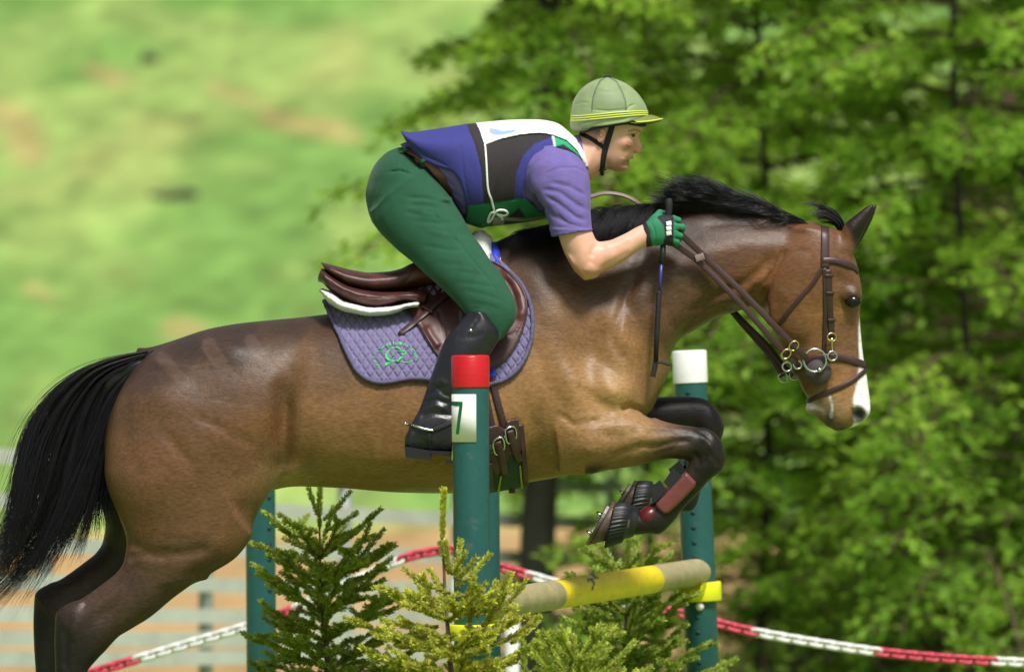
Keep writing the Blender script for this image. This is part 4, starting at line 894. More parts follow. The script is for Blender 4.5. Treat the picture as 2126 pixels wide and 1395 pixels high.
# hooves with shoes and studs, built pointing along local axes
def hoof(coronet, toe, heel, y, half, name='hoof'):
    """coronet: two px (front, back); toe / heel px of the ground surface"""
    cf, cb, t, h = [np.array(P(*q, y)) for q in (coronet[0], coronet[1], toe, heel)]
    ctr0, ctr1 = (cf + cb) / 2, (t + h) / 2; ax0, ax1 = (cf - cb) / 2, (t - h) / 2
    rows = []
    for k, s in [(0.0, .9), (0.06, 1.02), (.35, 1.0), (.8, 1.0), (1.0, 1.0), (1.0, .86), (.93, .8)]:
        c = ctr0 * (1 - k) + ctr1 * k; a = (ax0 * (1 - k) + ax1 * k) * s; w = half * (0.82 + .22 * k) * s
        th = np.arange(24) * 2 * np.pi / 24
        rows.append(c + np.cos(th)[:, None] * a + np.sin(th)[:, None] * np.array([0, w, 0]))
    V = np.concatenate(rows); n = 24; Q = []
    for r in range(len(rows) - 1):
        for j in range(n): Q.append((r*n + j, r*n + (j+1) % n, (r+1)*n + (j+1) % n, (r+1)*n + j))
    V = np.concatenate([V, [ctr0, rows[-1].mean(0)]]); T = [(len(V)-2, (j+1) % n, j) for j in range(n)] + [(len(V)-1, (len(rows)-1)*n + j, (len(rows)-1)*n + (j+1) % n) for j in range(n)]
    o = npmesh(name, V, [np.array(Q), np.array(T)], M_hoof, horse)
    nrm = np.cross(ax1 / np.linalg.norm(ax1), np.array([0, 1.0, 0])); nrm /= np.linalg.norm(nrm)
    if nrm @ (ctr1 - ctr0) < 0: nrm = -nrm
    th = np.linspace(-2.4, 2.4, 26); pts = ctr1 + .9 * np.cos(th)[:, None] * ax1 + .93 * np.sin(th)[:, None] * np.array([0, half * 1.02, 0]) + nrm * .005
    V, Q, T = sweep(pts, [(-.011, -.004), (.011, -.004), (.011, .005), (-.011, .005)], False, nrm); npmesh('horseshoe', V, [Q, T], M_steel_d, o, smooth=False)
    for k in (-1.9, -.9, .9, 1.9):
        b = ctr1 + .9 * math.cos(k) * ax1 + .93 * math.sin(k) * np.array([0, half, 0]) + nrm * .009
        V, Q, T = sweep(np.array([b, b + nrm * .012, b + nrm * .018]), circ(.007, 8), scale=[1, .9, .35], ref=(0.3, 1, 0.2)); npmesh('stud', V, [Q, T], M_steel, o)
    return o
M_steel_d = make_mat('worn_steel', (120, 116, 112), rough=0.45, metal=1.0, var=0.2)
hoof([(1306, 1110), (1312, 1060)], (1222, 1131), (1272, 1040), yn, .062)
hoof([(1352, 1065), (1358, 1015)], (1266, 1084), (1318, 996), yf, .062)
hoof([(62, 1672), (135, 1668)], (48, 1720), (150, 1720), -0.155, .062)
hoof([(18, 1632), (91, 1628)], (4, 1680), (106, 1680), 0.155, .062)

# ================================================================== HAIR OF THE HORSE
def hair(name, S, rad, parent, taper=.2):
    V, Q = strands(S, rad, taper); return npmesh(name, V, Q, M_hair, parent)
def fan(guides, n, seed, jit, ylo, yhi, m=16, bias=1.0, cut=(.75, 1.0), clump=40, yref=0.0, start=0.0):
    r = np.random.default_rng(seed); G = np.array([(lambda c: np.stack([np.interp(np.linspace(0, 1, 60), np.linspace(0, 1, len(c)), c[:, a]) for a in (0, 1)], 1))(catmull(g, 6)) for g in guides])
    t = np.linspace(0, 1, m); out = []; cl = np.sort(r.random(clump)) * (len(G) - 1.001); cj = r.normal(0, 1, (clump, 2)); cy_ = r.uniform(-1, 1, clump); cph = r.random(clump)
    for i in range(n):
        c = r.integers(clump); w = np.clip((cl[c] + r.normal(0, .045)) / (len(G) - 1), 0, .9999) ** bias * (len(G) - 1); k = int(w); f = w - k
        g = G[k] * (1 - f) + G[k + 1] * f; L = r.uniform(*cut); st0 = start * r.random() ** 2; tt = (st0 + t * (L - st0)) * (len(g) - 1)
        uv = np.stack([np.interp(tt, np.arange(len(g)), g[:, a]) for a in (0, 1)], 1)
        j = (cj[c] * 1.0 + r.normal(0, .42, 2)) * jit; uv = uv + np.outer(t ** 1.3, j) + np.outer(np.sin(t * (4 + 3 * cph[c]) + 6 * cph[c] + r.normal(0, .25)) * t, (.9 * jit * (cph[c] - .3), .4 * jit)) + np.outer(np.sin(t * 9 + r.uniform(0, 6)) * t * t, r.normal(0, jit * .10, 2))
        y = yref + (ylo + (yhi - ylo) * t) * np.clip(cy_[c] * .7 + r.uniform(-.45, .45), -1, 1)
        out.append([tuple(P(a, b, yy)) for (a, b), yy in zip(uv, y)])
    return np.array(out)
tailG = [[(306, 728), (205, 752), (132, 794), (82, 850), (50, 915), (36, 990), (28, 1060), (6, 1130), (-40, 1185)],
         [(304, 734), (205, 768), (148, 828), (102, 910), (74, 1000), (48, 1090), (8, 1170), (-60, 1235)],
         [(300, 742), (218, 786), (172, 860), (142, 950), (112, 1050), (70, 1135), (14, 1205), (-50, 1262)],
         [(286, 758), (233, 808), (200, 880), (172, 960), (140, 1040), (106, 1115), (62, 1185), (5, 1252)],
         [(282, 766), (250, 822), (222, 885), (200, 955), (176, 1020), (150, 1075), (122, 1130), (92, 1178)],
         [(276, 776), (250, 845), (234, 915), (222, 985), (214, 1035), (210, 1065), (212, 1085), (216, 1096)]]
FT = Field((-1.7, -.2, .9), (-1.1, .2, 1.95), .008)
for a, b, r1, r2 in [((322, 752), (275, 762), .04, .036), ((275, 762), (232, 790), .036, .030), ((232, 790), (195, 840), .030, .02), ((195, 840), (172, 895), .02, .008)]: FT.add(Caps(P(*a, 0), P(*b, 0), r1, r2), .03)
V, Q = FT.mesh(1); tail = npmesh('tail', V, Q, M_hair, horse)
hair('tail_hair', np.concatenate([fan(tailG, 4400, 5, 15, .040, .095, bias=1.12, cut=(.55, 1.0), clump=64, start=.25), fan(tailG[:2], 120, 6, 22, .03, .10, cut=(.8, 1.0)), fan(tailG[3:], 260, 8, 16, .03, .09, cut=(.7, 1.0)), fan(tailG, 240, 12, 30, .05, .11, cut=(.6, 1.0), clump=200)]), np.concatenate([rng.uniform(.0008, .0014, 4400), np.full(120, .0011), np.full(260, .0009), np.full(240, .0006)]), tail)
# mane
r_ = np.random.default_rng(21); ST = []
crest = lambda u: float(np.interp(u, [1030, 1090, 1150, 1250, 1350, 1430, 1512, 1600, 1660, 1710, 1750], [515, 490, 477, 461, 448, 440, 437, 446, 457, 471, 492]))
for i in range(4600):
    cl = i % 170; rc = np.random.default_rng(1000 + cl); u = 1690 - 590 * ((cl + r_.uniform(0, 5)) / 170); v = crest(u) + 4; k = r_.uniform(.75, 1.1); y0 = r_.uniform(-.022, .022); jx, jy = rc.normal(0, 9), rc.normal(0, 9)
    if u > 1395:
        h = np.interp(u, [1395, 1440, 1530, 1600, 1640, 1690], [40, 60, 70, 46, 40, 14]) * rc.uniform(.4, 1.15); L = np.interp(u, [1395, 1450, 1550, 1690], [40, 85, 130, 90]) * rc.uniform(.8, 1.1)
        pts = [(u, v), (u - L * .22, v - h * .55), (u - L * .6 + jx * .4, v - h * .95), (u - L + jx, v - h + jy * .6)]; yy = [y0, y0 - .02, y0 - .03 + rc.normal(0, .02), y0 - .03 + rc.normal(0, .03)]
    elif u > 1230:
        pts = [(u, v), (u - 14, v - 22 * k + jy * .3), (u - 38 + jx * .5, v - 10 + jy), (u - 58 + jx, v + 26 * k + jy)]; yy = [y0, y0 - .03, y0 - .075, y0 - .11]
    else:
        pts = [(u, v), (u - 10, v - 12), (u - 24 + jx * .3, v - 2), (u - 32 + jx * .5, v + 22 * k)]; yy = [y0, y0 - .03, y0 - .08, y0 - .13]
    c = catmull(np.array([(a, b, c) for (a, b), c in zip(pts, yy)]), 4); c[:, :2] += np.outer(np.linspace(0, 1, len(c)) ** 1.5, r_.normal(0, 6, 2))
    ST.append([tuple(P(a, b, c_)) for a, b, c_ in c])
hair('mane', np.array(ST), r_.uniform(.0007, .0012, len(ST)), horse)
fG = [[(1752, 486), (1742, 455), (1722, 434), (1695, 420), (1668, 415)], [(1756, 488), (1750, 462), (1734, 446), (1712, 438), (1690, 440)], [(1742, 484), (1734, 466), (1722, 456), (1708, 452), (1700, 456)]]
hair('forelock', fan(fG, 420, 9, 5, .025, .04, m=12, cut=(.6, 1.0), clump=16), .0016, horse)

# ================================================================== SADDLE CLOTH, SADDLE, GIRTH
M_pad = make_mat('quilted_lilac_cotton', (120, 112, 150), rough=0.85, var=0.08, scale=60, bump=0.25, bscale=700, sheen=0.2)
M_pip = make_mat('grey_lilac_binding', (98, 92, 126), rough=0.8, var=0.12, scale=200, bump=.4, bscale=500)
M_emb = make_mat('green_embroidery', (84, 200, 124), rough=0.55, var=0.15, scale=400, sheen=.2)
M_lea = make_mat('brown_leather', (92, 52, 48), rough=0.42, var=0.18, scale=24, bump=0.12, bscale=420, spec=0.5, rgb2=(66, 34, 32), wr=(30, .25, .004, (1, 1, 1)), dirt=((112, 78, 70), 40, .58, .4))
M_lea2 = make_mat('dark_brown_leather', (62, 40, 40), rough=0.42, var=0.12, scale=40, bump=0.1, bscale=300)
M_fleece = make_mat('white_fleece', (236, 236, 232), rough=0.95, var=0.05, scale=90, bump=0.5, bscale=260, sheen=.3)
M_blue = make_mat('blue_cloth', (34, 66, 196), rough=0.8, var=0.08, scale=60, bump=.2, bscale=500)
M_black = make_mat('black_rubber', (30, 30, 33), rough=0.45, var=0.15, scale=40, spec=.5)
M_blkleather = make_mat('black_leather', (34, 34, 40), rough=0.32, var=0.2, scale=14, bump=0.12, bscale=160, spec=.5, wr=(26, .35, .006, (1, 1, 1)), dirt=((74, 70, 66), 34, .6, .5))
M_brass = make_mat('brass', (216, 192, 132), rough=0.25, metal=1.0, var=0.06)
M_dgreen = make_mat('dark_green_webbing', (36, 66, 52), rough=0.85, var=0.15, scale=60, bump=.3, bscale=400)
M_lime = make_mat('lime_edging', (150, 160, 50), rough=0.8, var=0.1)
def shell(lo_uv, hi_uv, h, off, poly, yref, extra=(), ylim=.40, k=.0, tweak=None, smooth=1, src=None):
    a, b = P(lo_uv[0], hi_uv[1], 0), P(hi_uv[0], lo_uv[1], 0)
    F = Field((a.x - .05, -ylim, a.z - .05), (b.x + .05, ylim, b.z + .05), h); X, Y, Z = F.ax[0][:, None, None], F.ax[1][None, :, None], F.ax[2][None, None, :]
    F.f = ((src or FH).sample(X, Y, Z) - off).astype(np.float32)
    for e, kk in extra: F.add(e, kk)
    if tweak is not None: tweak(F)
    if poly is not None: F.keep2d(poly, yref, k)
    return F, F.mesh(smooth)
pad_poly = [(668, 622), (674, 638), (693, 680), (712, 725), (728, 757), (741, 776), (757, 789), (778, 797), (799, 798), (826, 794), (852, 790), (892, 792), (940, 800), (990, 806), (1033, 797), (1054, 789), (1078, 770), (1096, 741),
            (1107, 709), (1111, 672), (1108, 640), (1099, 611), (1086, 587), (1070, 569), (1051, 550), (1020, 520), (960, 500), (700, 590)]
pad_spine = Loft((655, 640), (1070, 560), top=[(655, 628), (700, 630), (760, 622), (850, 600), (930, 566), (1000, 520), (1060, 492), (1080, 490)], bot=[(655, 700), (800, 700), (950, 680), (1080, 660)], w=[(0, .10), (.5, .13), (1, .11)])
def quilt(F):
    X, Z = F.ax[0][:, None], F.ax[2][None, :]; s = .0235; e = .62
    A, B = (X * math.cos(e) + Z * math.sin(e)) / s, (-X * math.sin(e + .35) + Z * math.cos(e + .35)) / s
    q = np.minimum(np.abs(np.abs(A % 1 - .5) - .5), np.abs(np.abs(B % 1 - .5) - .5)) * 2
    d = .0065 * (1 - np.exp(-(q / .22) ** 2)) - .003
    F.f -= d[:, None, :].astype(np.float32)
FPAD, (PV, PQ) = shell((655, 480), (1125, 815), .0032, .010, pad_poly, -.25, [(pad_spine, .03)], tweak=quilt, smooth=0)
pad = empty('saddle_cloth', P(880, 700, 0)); tag(pad, 'quilted lilac saddle cloth with green embroidered badge under the saddle', 'saddle cloth')
npmesh('cloth', PV, PQ, M_pad, pad); PBVH = bvh_of(PV, PQ)
for sgn in (1, -1):
    ed = resample(np.array([p for p in catmull(pad_poly[:25], 5)]), 4.0); ed = ed[(ed[:, 1] > 560)]
    cen = np.array([880, 680]); din = ed + (cen - ed) / np.linalg.norm(cen - ed, axis=1)[:, None] * 5
    pts, nr = drape([PBVH], din, .002); 
    for _ in range(3): pts[1:-1] = .25 * pts[:-2] + .5 * pts[1:-1] + .25 * pts[2:]
    if sgn < 0: pts = pts * (1, -1, 1)
    sc_t = 1 + .14 * np.sin(np.arange(len(pts)) * 2.1); tube('binding', pts, .0068, M_pip, pad, k=8, scale=sc_t)
# embroidery: web address on an arc with a horse head and letter mark
def text_mesh(ch, size=1.0):
    cu = bpy.data.curves.new('t', 'FONT'); cu.body = ch; cu.size = size; cu.resolution_u = 2; o = bpy.data.objects.new('t', cu); COL.objects.link(o)
    dg = bpy.context.evaluated_depsgraph_get(); me = bpy.data.meshes.new_from_object(o.evaluated_get(dg)); V = np.array([tuple(v.co) for v in me.vertices]).reshape(-1, 3)
    Fc = [tuple(p.vertices) for p in me.polygons]; bpy.data.objects.remove(o); bpy.data.curves.remove(cu); bpy.data.meshes.remove(me); return V, Fc
def emb_lines(lines, name='emblem'):
    mg = Merge()
    for pts, w in lines:
        q = resample(catmull(pts, 8), 1.2); p3, nr = drape([PBVH], q, .0015, ysmooth=2); ww = np.interp(np.linspace(0, 1, len(p3)), np.linspace(0, 1, len(w)), w) * k0
        V, Q, T = sweep(p3, strap_prof(1, .0), ref=nr); t, s, n = frames(p3, nr); V = np.stack([p3 - s * ww[:, None] / 2, p3 + n * .0022, p3 + s * ww[:, None] / 2], 1).reshape(-1, 3)
        m = len(p3); i = np.arange(m - 1)[:, None] * 3; j = np.arange(2)[None, :]; Q = np.stack([i + j, i + j + 1, i + 3 + j + 1, i + 3 + j], -1).reshape(-1, 4); mg.add(V, Q)
    return mg.obj(name, M_emb, pad)
k0 = (DIST - .27) / FPX
Z = lambda x, y: (760 + x / 15.19, 690 + y / 15.19)
emb_lines([([Z(1100, 570), Z(1040, 510), Z(960, 480), Z(850, 500), Z(740, 560), Z(660, 640), Z(630, 730), Z(660, 820), Z(740, 880), Z(860, 905), Z(1000, 915), Z(1150, 940), Z(1340, 955), Z(1410, 930), Z(1480, 880)], [3, 4, 3, 2.4, 3, 4.5, 5, 4.5, 3.5, 2.5, 2, 2.6, 3, 2.6, 1.5]),
           ([Z(980, 620), Z(1120, 600), Z(1250, 620), Z(1230, 690), Z(1130, 680), Z(1180, 760), Z(1100, 800), Z(1000, 890), Z(870, 880)], [1, 2, 3, 3, 3, 4, 4, 2.6, 1.4]), ([Z(850, 640), Z(850, 720), Z(760, 790)], [1.5, 2, 1.5]), ([Z(860, 930), Z(740, 970), Z(640, 1000), Z(620, 1060)], [1.5, 4, 5, 3])])
mg = Merge(); txt = 'www.queenholme.com'; arc = catmull([Z(440, 1110), Z(330, 960), Z(300, 800), Z(370, 650), Z(520, 510), Z(720, 410), Z(920, 385), Z(1120, 395), Z(1290, 450), Z(1420, 560), Z(1500, 690), Z(1545, 800), Z(1560, 890)], 10)
arcl = np.concatenate([[0], np.cumsum(np.hypot(*np.diff(arc, axis=0).T))]); adv = {'w': 1.35, 'm': 1.4, '.': .55, 'l': .5, 'i': .5}; ad = np.array([adv.get(c, .95) for c in txt]); pos = np.concatenate([[0], np.cumsum(ad)[:-1]]) / ad.sum() * arcl[-1]; unit = arcl[-1] / ad.sum()
for ch, s0, a_ in zip(txt, pos, ad):
    V, Fc = text_mesh(ch); 
    if not len(V): continue
    wdt = V[:, 0].max() - V[:, 0].min() + 1e-6; x = (V[:, 0] - V[:, 0].min()) / wdt * unit * a_ * (.86 if ch != '.' else .5); yv = V[:, 1] * 10.5
    sm = s0 + unit * a_ / 2; c = np.array([np.interp(sm, arcl, arc[:, i]) for i in (0, 1)]); c2 = np.array([np.interp(min(sm + 1, arcl[-1]), arcl, arc[:, i]) for i in (0, 1)]); c1 = np.array([np.interp(max(sm - 1, 0), arcl, arc[:, i]) for i in (0, 1)])
    t = (c2 - c1) / np.linalg.norm(c2 - c1); nn = np.array([t[1], -t[0]]); uv = c + np.outer(x - unit * a_ * .43, t) + np.outer(yv - 1.0, nn)
    p3, _ = drape([PBVH], uv, .0026); b0 = mg.n
    for n_ in set(len(f) for f in Fc): mg.f.setdefault(n_, []).append(np.array([f for f in Fc if len(f) == n_]) + b0)
    mg.v.append(p3); mg.n += len(p3)
mg.obj('lettering', M_emb, pad)

saddle = empty('saddle', P(880, 620, 0)); tag(saddle, 'brown leather jumping saddle on the lilac cloth', 'saddle')
FS = Field(np.array(P(655, 660, 0)) - (0, .26, 0), np.array(P(1060, 500, 0)) + (0, .26, 0), .0045)
FS.add(Loft((665, 580), (1040, 560), top=[(667, 545), (693, 551), (733, 561), (773, 566), (804, 564), (831, 558), (855, 547), (900, 536), (950, 530), (1000, 530), (1030, 542)],
    bot=[(669, 550), (680, 566), (705, 585), (727, 598), (788, 608), (826, 606), (865, 600), (950, 590), (1030, 570)], w=[(0, .10), (.06, .155), (.2, .165), (.45, .135), (.7, .12), (.9, .11), (1, .05)], n=2.5))
seat_c = [([(690, 556), (740, 570), (800, 572), (850, 556)], 4, .001), ([(836, 590), (852, 575), (868, 550)], 3, .004)]
for pts, sg_, am in seat_c: FS.crease(pts, sg_, am, y=-.14)
SV, SQ = FS.mesh(1); npmesh('seat', SV, SQ, M_lea, saddle)
FS = Field(np.array(P(655, 690, 0)) - (0, .26, 0), np.array(P(900, 540, 0)) + (0, .26, 0), .0045)
FS.add(Loft((672, 575), (880, 640), top=[(669, 556), (685, 566), (700, 576), (727, 590), (788, 603), (840, 604), (880, 600)], bot=[(671, 588), (678, 596), (690, 607), (706, 618), (746, 637), (778, 643), (810, 637), (845, 628), (880, 640)], w=[(0, .135), (.06, .165), (.4, .185), (.8, .19), (1, .17)], n=2.6))
for o_ in (0, 9): FS.crease([(678, 580 + o_), (705, 600 + o_), (740, 616 + o_ * .8), (790, 620 + o_ * .8), (830, 614 + o_)], 2.2, .005, y=-.17, ends=.05)
V, Q = FS.mesh(1); npmesh('panel', V, Q, M_lea, saddle)
FS = Field(np.array(P(650, 700, 0)) - (0, .28, 0), np.array(P(900, 560, 0)) + (0, .28, 0), .0045)
FS.add(Loft((664, 600), (870, 650), top=[(666, 598), (690, 606), (720, 625), (760, 635), (800, 636), (870, 625)], bot=[(668, 609), (688, 633), (720, 649), (759, 657), (799, 657), (826, 651), (848, 641), (870, 640)], w=[(0, .13), (.1, .18), (.4, .212), (.8, .225), (1, .22)], n=2.6))
V, Q = FS.mesh(1); V += (np.stack([vnoise(V + 50, 160, k) for k in (1, 2, 3)], 1) - .5) * .003
fl_ = empty('fleece_pad', P(760, 640, 0)); tag(fl_, 'white fleece half pad showing between saddle and lilac cloth', 'half pad'); npmesh('fleece', V, Q, M_fleece, fl_)
# raised white fleece and blue edge at the front of the saddle
FS = Field(np.array(P(960, 570, 0)) - (0, .2, 0), np.array(P(1070, 460, 0)) + (0, .2, 0), .004)
FS.add(Loft((1000, 480), (1010, 570), top=[(985, 481), (970, 500), (960, 540), (955, 570)], bot=[(1006, 481), (1022, 496), (1026, 520), (1028, 545), (1030, 570)], w=[(0, .04), (.15, .075), (.5, .11), (1, .15)], n=2.3))
V, Q = FS.mesh(1); V += (np.stack([vnoise(V + 50, 160, k) for k in (1, 2, 3)], 1) - .5) * .004; npmesh('front_roll', V, Q, M_fleece, fl_)
FS = Field(np.array(P(980, 590, 0)) - (0, .2, 0), np.array(P(1090, 480, 0)) + (0, .2, 0), .004)
FS.add(Loft((1025, 500), (1040, 570), top=[(1018, 504), (1012, 540), (1010, 575)], bot=[(1030, 504), (1042, 522), (1049, 545), (1056, 572)], w=[(0, .05), (.3, .085), (1, .15)], n=2.3))
V, Q = FS.mesh(1); uu, vv = toUV(V); bl = np.tile(lin((30, 62, 200)), (len(V), 1)); dd = seg_dist2d(uu, vv, [(1049, 528), (1042, 538), (1048, 552), (1052, 562)])[0]; bl[dd < 4] = lin((236, 236, 236))
M_bluew = make_mat('blue_and_white_cloth', rough=.8, var=.06, scale=60, attr=True); npmesh('blue_edge', V, Q, M_bluew, fl_, col=bl)
flap_poly = [(818, 612), (836, 635), (865, 670), (892, 712), (908, 736), (940, 766), (980, 775), (1017, 769), (1033, 762), (1054, 744), (1078, 707), (1091, 672), (1096, 646), (1095, 624), (1086, 598), (1064, 571), (1038, 549), (1010, 538), (940, 545), (850, 580)]
def flap_tw(F):
    F.crease([(1040, 556), (1066, 582), (1080, 610), (1086, 640), (1078, 668)], 9, -.010, y=-.26, side=0); F.crease([(1046, 574), (1062, 596), (1070, 620), (1070, 650)], 3, .004, y=-.26, side=0)
    F.crease([(1050, 556), (1076, 584), (1091, 616)], 2.2, .003, y=-.26, side=0, ends=.05)
    F.crease([(908, 640), (918, 672), (926, 704)], 3, .004, y=-.28, side=0); F.crease([(882, 676), (896, 700), (912, 722)], 9, -.008, y=-.28, side=0); F.crease([(872, 668), (892, 702), (910, 732)], 2.2, .003, y=-.28, side=0, ends=.05)
    F.crease([(1092, 650), (1070, 690), (1050, 700)], 2.2, .003, y=-.26, side=0)
_, (V, Q) = shell((800, 520), (1110, 790), .004, .021, flap_poly, -.27, [(pad_spine, .02)], tweak=flap_tw, src=FH); npmesh('flap', V, Q, M_lea, saddle); FBVH = bvh_of(V, Q)
ED = resample(catmull([(p[0] + (950 - p[0]) * .02, p[1] + (660 - p[1]) * .02) for p in flap_poly[:18]], 5), 4)
pts, nr = drape([FBVH, PBVH], ED, .001, ysmooth=2); tube('edge_roll', pts, .0032, M_lea2, saddle, k=6)
LB = [HBVH, PBVH, FBVH, bvh_of(SV, SQ)]
def dstrap(name, px, wpx, th, mat, parent, off=.001, bv=None, yk=-.2, step=6):
    pts, nr = drape(bv or LB, resample(catmull(px, 6), step), off, ysmooth=3); return strap(name, pts, nr, wpx * (DIST + yk) / FPX, th, mat, parent)
dstrap('stirrup_leather', [(940, 604), (905, 634), (870, 664), (830, 696)], 13, .004, M_lea2, saddle, .004)
dstrap('keeper', [(876, 640), (887, 646), (899, 653)], 5, .007, M_lea2, saddle, .006)
# girth
girth = empty('girth', P(1050, 950, 0)); tag(girth, 'dark green girth with brown straps and buckles behind the red-capped post', 'girth')
_, (V, Q) = shell((1000, 860), (1110, 1030), .0045, .012, [(1005, 925), (1086, 925), (1098, 1016), (1010, 1030)], -.2, smooth=1); npmesh('webbing', V, Q, M_dgreen, girth); GB = bvh_of(V, Q)
_, (V, Q) = shell((1000, 860), (1110, 1030), .0045, .017, [(1012, 885), (1034, 880), (1046, 890), (1052, 872), (1076, 868), (1084, 940), (1072, 958), (1062, 940), (1044, 972), (1030, 990), (1012, 960)], -.2, smooth=1); npmesh('end_patch', V, Q, M_lea2, girth); GB2 = bvh_of(V, Q)
gb = [HBVH, GB, GB2]
for pxs in ([(1018, 775), (1034, 840), (1050, 895)], [(1004, 800), (1018, 870), (1032, 925)]):
    dstrap('billet_strap', pxs, 14, .005, M_lea2, girth, .003, [HBVH, PBVH])
for (a, b) in [((1049, 893), (1066, 886)), ((1024, 916), (1042, 908))]:
    c = [(a[0], a[1]), (b[0], b[1]), (b[0] + 4, b[1] + 22), (a[0] + 5, a[1] + 26)]; pts, nr = drape(gb, resample(catmull(c, 5, True), 2), .004); tube('buckle', pts, .0034, M_steel, girth, k=8, closed=True)
for pxs in ([(1058, 893), (1066, 925), (1078, 955)], [(1032, 916), (1042, 950), (1048, 985)]): dstrap('strap_end', pxs, 15, .005, M_lea2, girth, .004, gb)
for pxs in ([(1040, 985), (1034, 1018)], [(1078, 965), (1084, 1012)]): dstrap('edging', pxs, 4, .003, M_lime, girth, .003, gb)
for pxs in ([(1079, 880), (1091, 1002)], [(1016, 960), (1018, 1016)]): dstrap('side_strap', pxs, 12, .005, M_lea2, girth, .004, gb)
p0 = np.array(P(1063, 1008, -.05)); tube('girth_ring', np.array([p0, p0 - (0, 0, .012), p0 - (0, 0, .024)]), .011, M_lea2, girth, k=8, scale=[1, .9, 1], ref=(1, 0, 0.1))
dstrap('loop_tag', [(1022, 760), (1023, 784)], 14, .004, M_blue, girth, .004, [HBVH, PBVH])

# ================================================================== BRIDLE
bridle = empty('bridle', P(1720, 650, 0)); tag(bridle, 'dark leather bridle with steel ring bit and double reins on the horse\'s head', 'bridle')
def loop(name, px, wpx, th, mat, off=.001, far=True, step=5):
    pts, nr = drape([HBVH], resample(catmull(px, 6), step), off, ysmooth=3)
    if not far: return strap(name, pts, nr, wpx * (DIST - .08) / FPX, th, mat, bridle)
    p2, n2 = pts[::-1] * (1, -1, 1), nr[::-1] * (1, -1, 1); allp, alln = np.concatenate([pts, p2]), np.concatenate([nr, n2])
    for _ in range(2): alln = np.roll(alln, 1, 0) + 2 * alln + np.roll(alln, -1, 0); alln /= np.linalg.norm(alln, axis=1)[:, None]
    V, Q, T = sweep(allp, strap_prof(wpx * (DIST - .08) / FPX, th), True, alln); return npmesh(name, V, Q, mat, bridle)
loop('headpiece', [(1712, 473), (1713, 500), (1712, 540), (1713, 556)], 17, .005, M_lea2, far=False); loop('headpiece_far_side', [(1712, 473), (1713, 500), (1712, 540), (1713, 556)], 17, .005, M_lea2, far=False).scale = (1, -1, 1)
bpy.data.objects['headpiece_far_side'].name = 'headpiece'
loop('browband', [(1706, 542), (1730, 541), (1755, 548), (1772, 556), (1779, 563)], 13, .006, M_lea2, far=False)
loop('cheekpiece', [(1719, 560), (1721, 610), (1724, 660), (1727, 700)], 13, .005, M_lea2, far=False)
loop('noseband_strap', [(1712, 556), (1713, 620), (1712, 690), (1711, 745)], 9, .004, M_lea2, far=False)
loop('throat_lash', [(1711, 549), (1690, 585), (1655, 625), (1612, 676), (1596, 668)], 8.5, .004, M_lea2, far=False)
loop('noseband', [(1650, 772), (1662, 760), (1690, 745), (1730, 741), (1765, 747), (1794, 758)], 15, .006, M_lea2)
loop('flash_strap', [(1680, 832), (1700, 822), (1740, 805), (1770, 790), (1797, 768)], 10, .005, M_lea2)
for c, ex in (((1722, 608), 16), ((1725, 664), 16), ((1720, 572), 16)):
    loop('keeper', [(c[0] - ex / 2, c[1]), (c[0], c[1]), (c[0] + ex / 2, c[1])], 6, .008, M_lea2, far=False, step=3)
def ring(name, c, r, tr, mat, y, parent=bridle, el=1.0, rot=0.0):
    a = np.arange(36) * 2 * np.pi / 36; x, z = np.cos(a) * r * el, np.sin(a) * r; cr, sr = math.cos(rot), math.sin(rot)
    k = (DIST + y) / FPX; C = np.array(P(*c, y)); pts = C + np.stack([(x * cr - z * sr) * k, .004 * np.cos(a), (x * sr + z * cr) * k], 1)
    return tube(name, pts, tr * k, mat, parent, k=8, closed=True)
yb = -.098
def guard(s):
    C = np.array(P(1699, 772, s * .078)); a = np.arange(32) * 2 * np.pi / 32; rows = []
    for rr, yy in [(.002, -.008), (.034, -.008), (.040, -.005), (.042, 0), (.040, .006), (.002, .006)]: rows.append(C + np.stack([np.cos(a) * rr, 0 * a + yy * -s * -1, np.sin(a) * rr], 1))
    V = np.concatenate(rows); Q = [(i*32 + j, i*32 + (j+1) % 32, (i+1)*32 + (j+1) % 32, (i+1)*32 + j) for i in range(5) for j in range(32)]; return npmesh('bit_guard', V, np.array(Q), M_guard, bridle)
M_guard = make_mat('brown_rubber', (70, 60, 58), rough=.7, var=.15, scale=120)
guard(-1); guard(1)
for s in (-1, 1):
    y = s * -yb * -1 if s < 0 else .098; du, dv = (0, 0) if s < 0 else (-8, 22)
    y = -.098 if s < 0 else .098
    ring('bit_ring', (1692 + du, 748 + dv), 23.5, 2.5, M_steel, y, rot=-.2); ring('small_ring', (1728 + du, 739 + dv), 9.5, 2.1, M_steel, y); ring('small_ring', (1656 + du, 757 + dv), 8.5, 2.1, M_steel, y); ring('small_ring', (1634 + du, 761 + dv), 9.5, 2.1, M_steel, y)
    p = np.array(P(1701 + du, 768 + dv, y)); tube('mouthpiece', np.array([p + (0, -.008 * -s, 0), p, p + (0, -s * .04, 0)]), .0075, M_steel, bridle, k=10, ref=(0, 0, 1))
p = [np.array(P(u, v, -.088)) for u, v in ((1727, 702), (1727, 709), (1728, 728), (1728, 732))]; tube('snap_hook', np.array(p), .0042, M_brass, bridle, k=8, scale=[1.6, 1.2, .8, 1.3]); ring('snap_eye', (1727, 700), 8.5, 1.8, M_brass, -.086, el=1.1); ring('brow_ring', (1721, 556), 8, 2, M_brass, -.100, el=1.0)
def fstrap(name, px, wpx, th, mat, parent, nrm=(0, -1, .2)):
    q = catmull([tuple(P(*p)) for p in px], 8); return strap(name, q, nrm, wpx * (DIST + px[0][2]) / FPX, th, mat, parent)
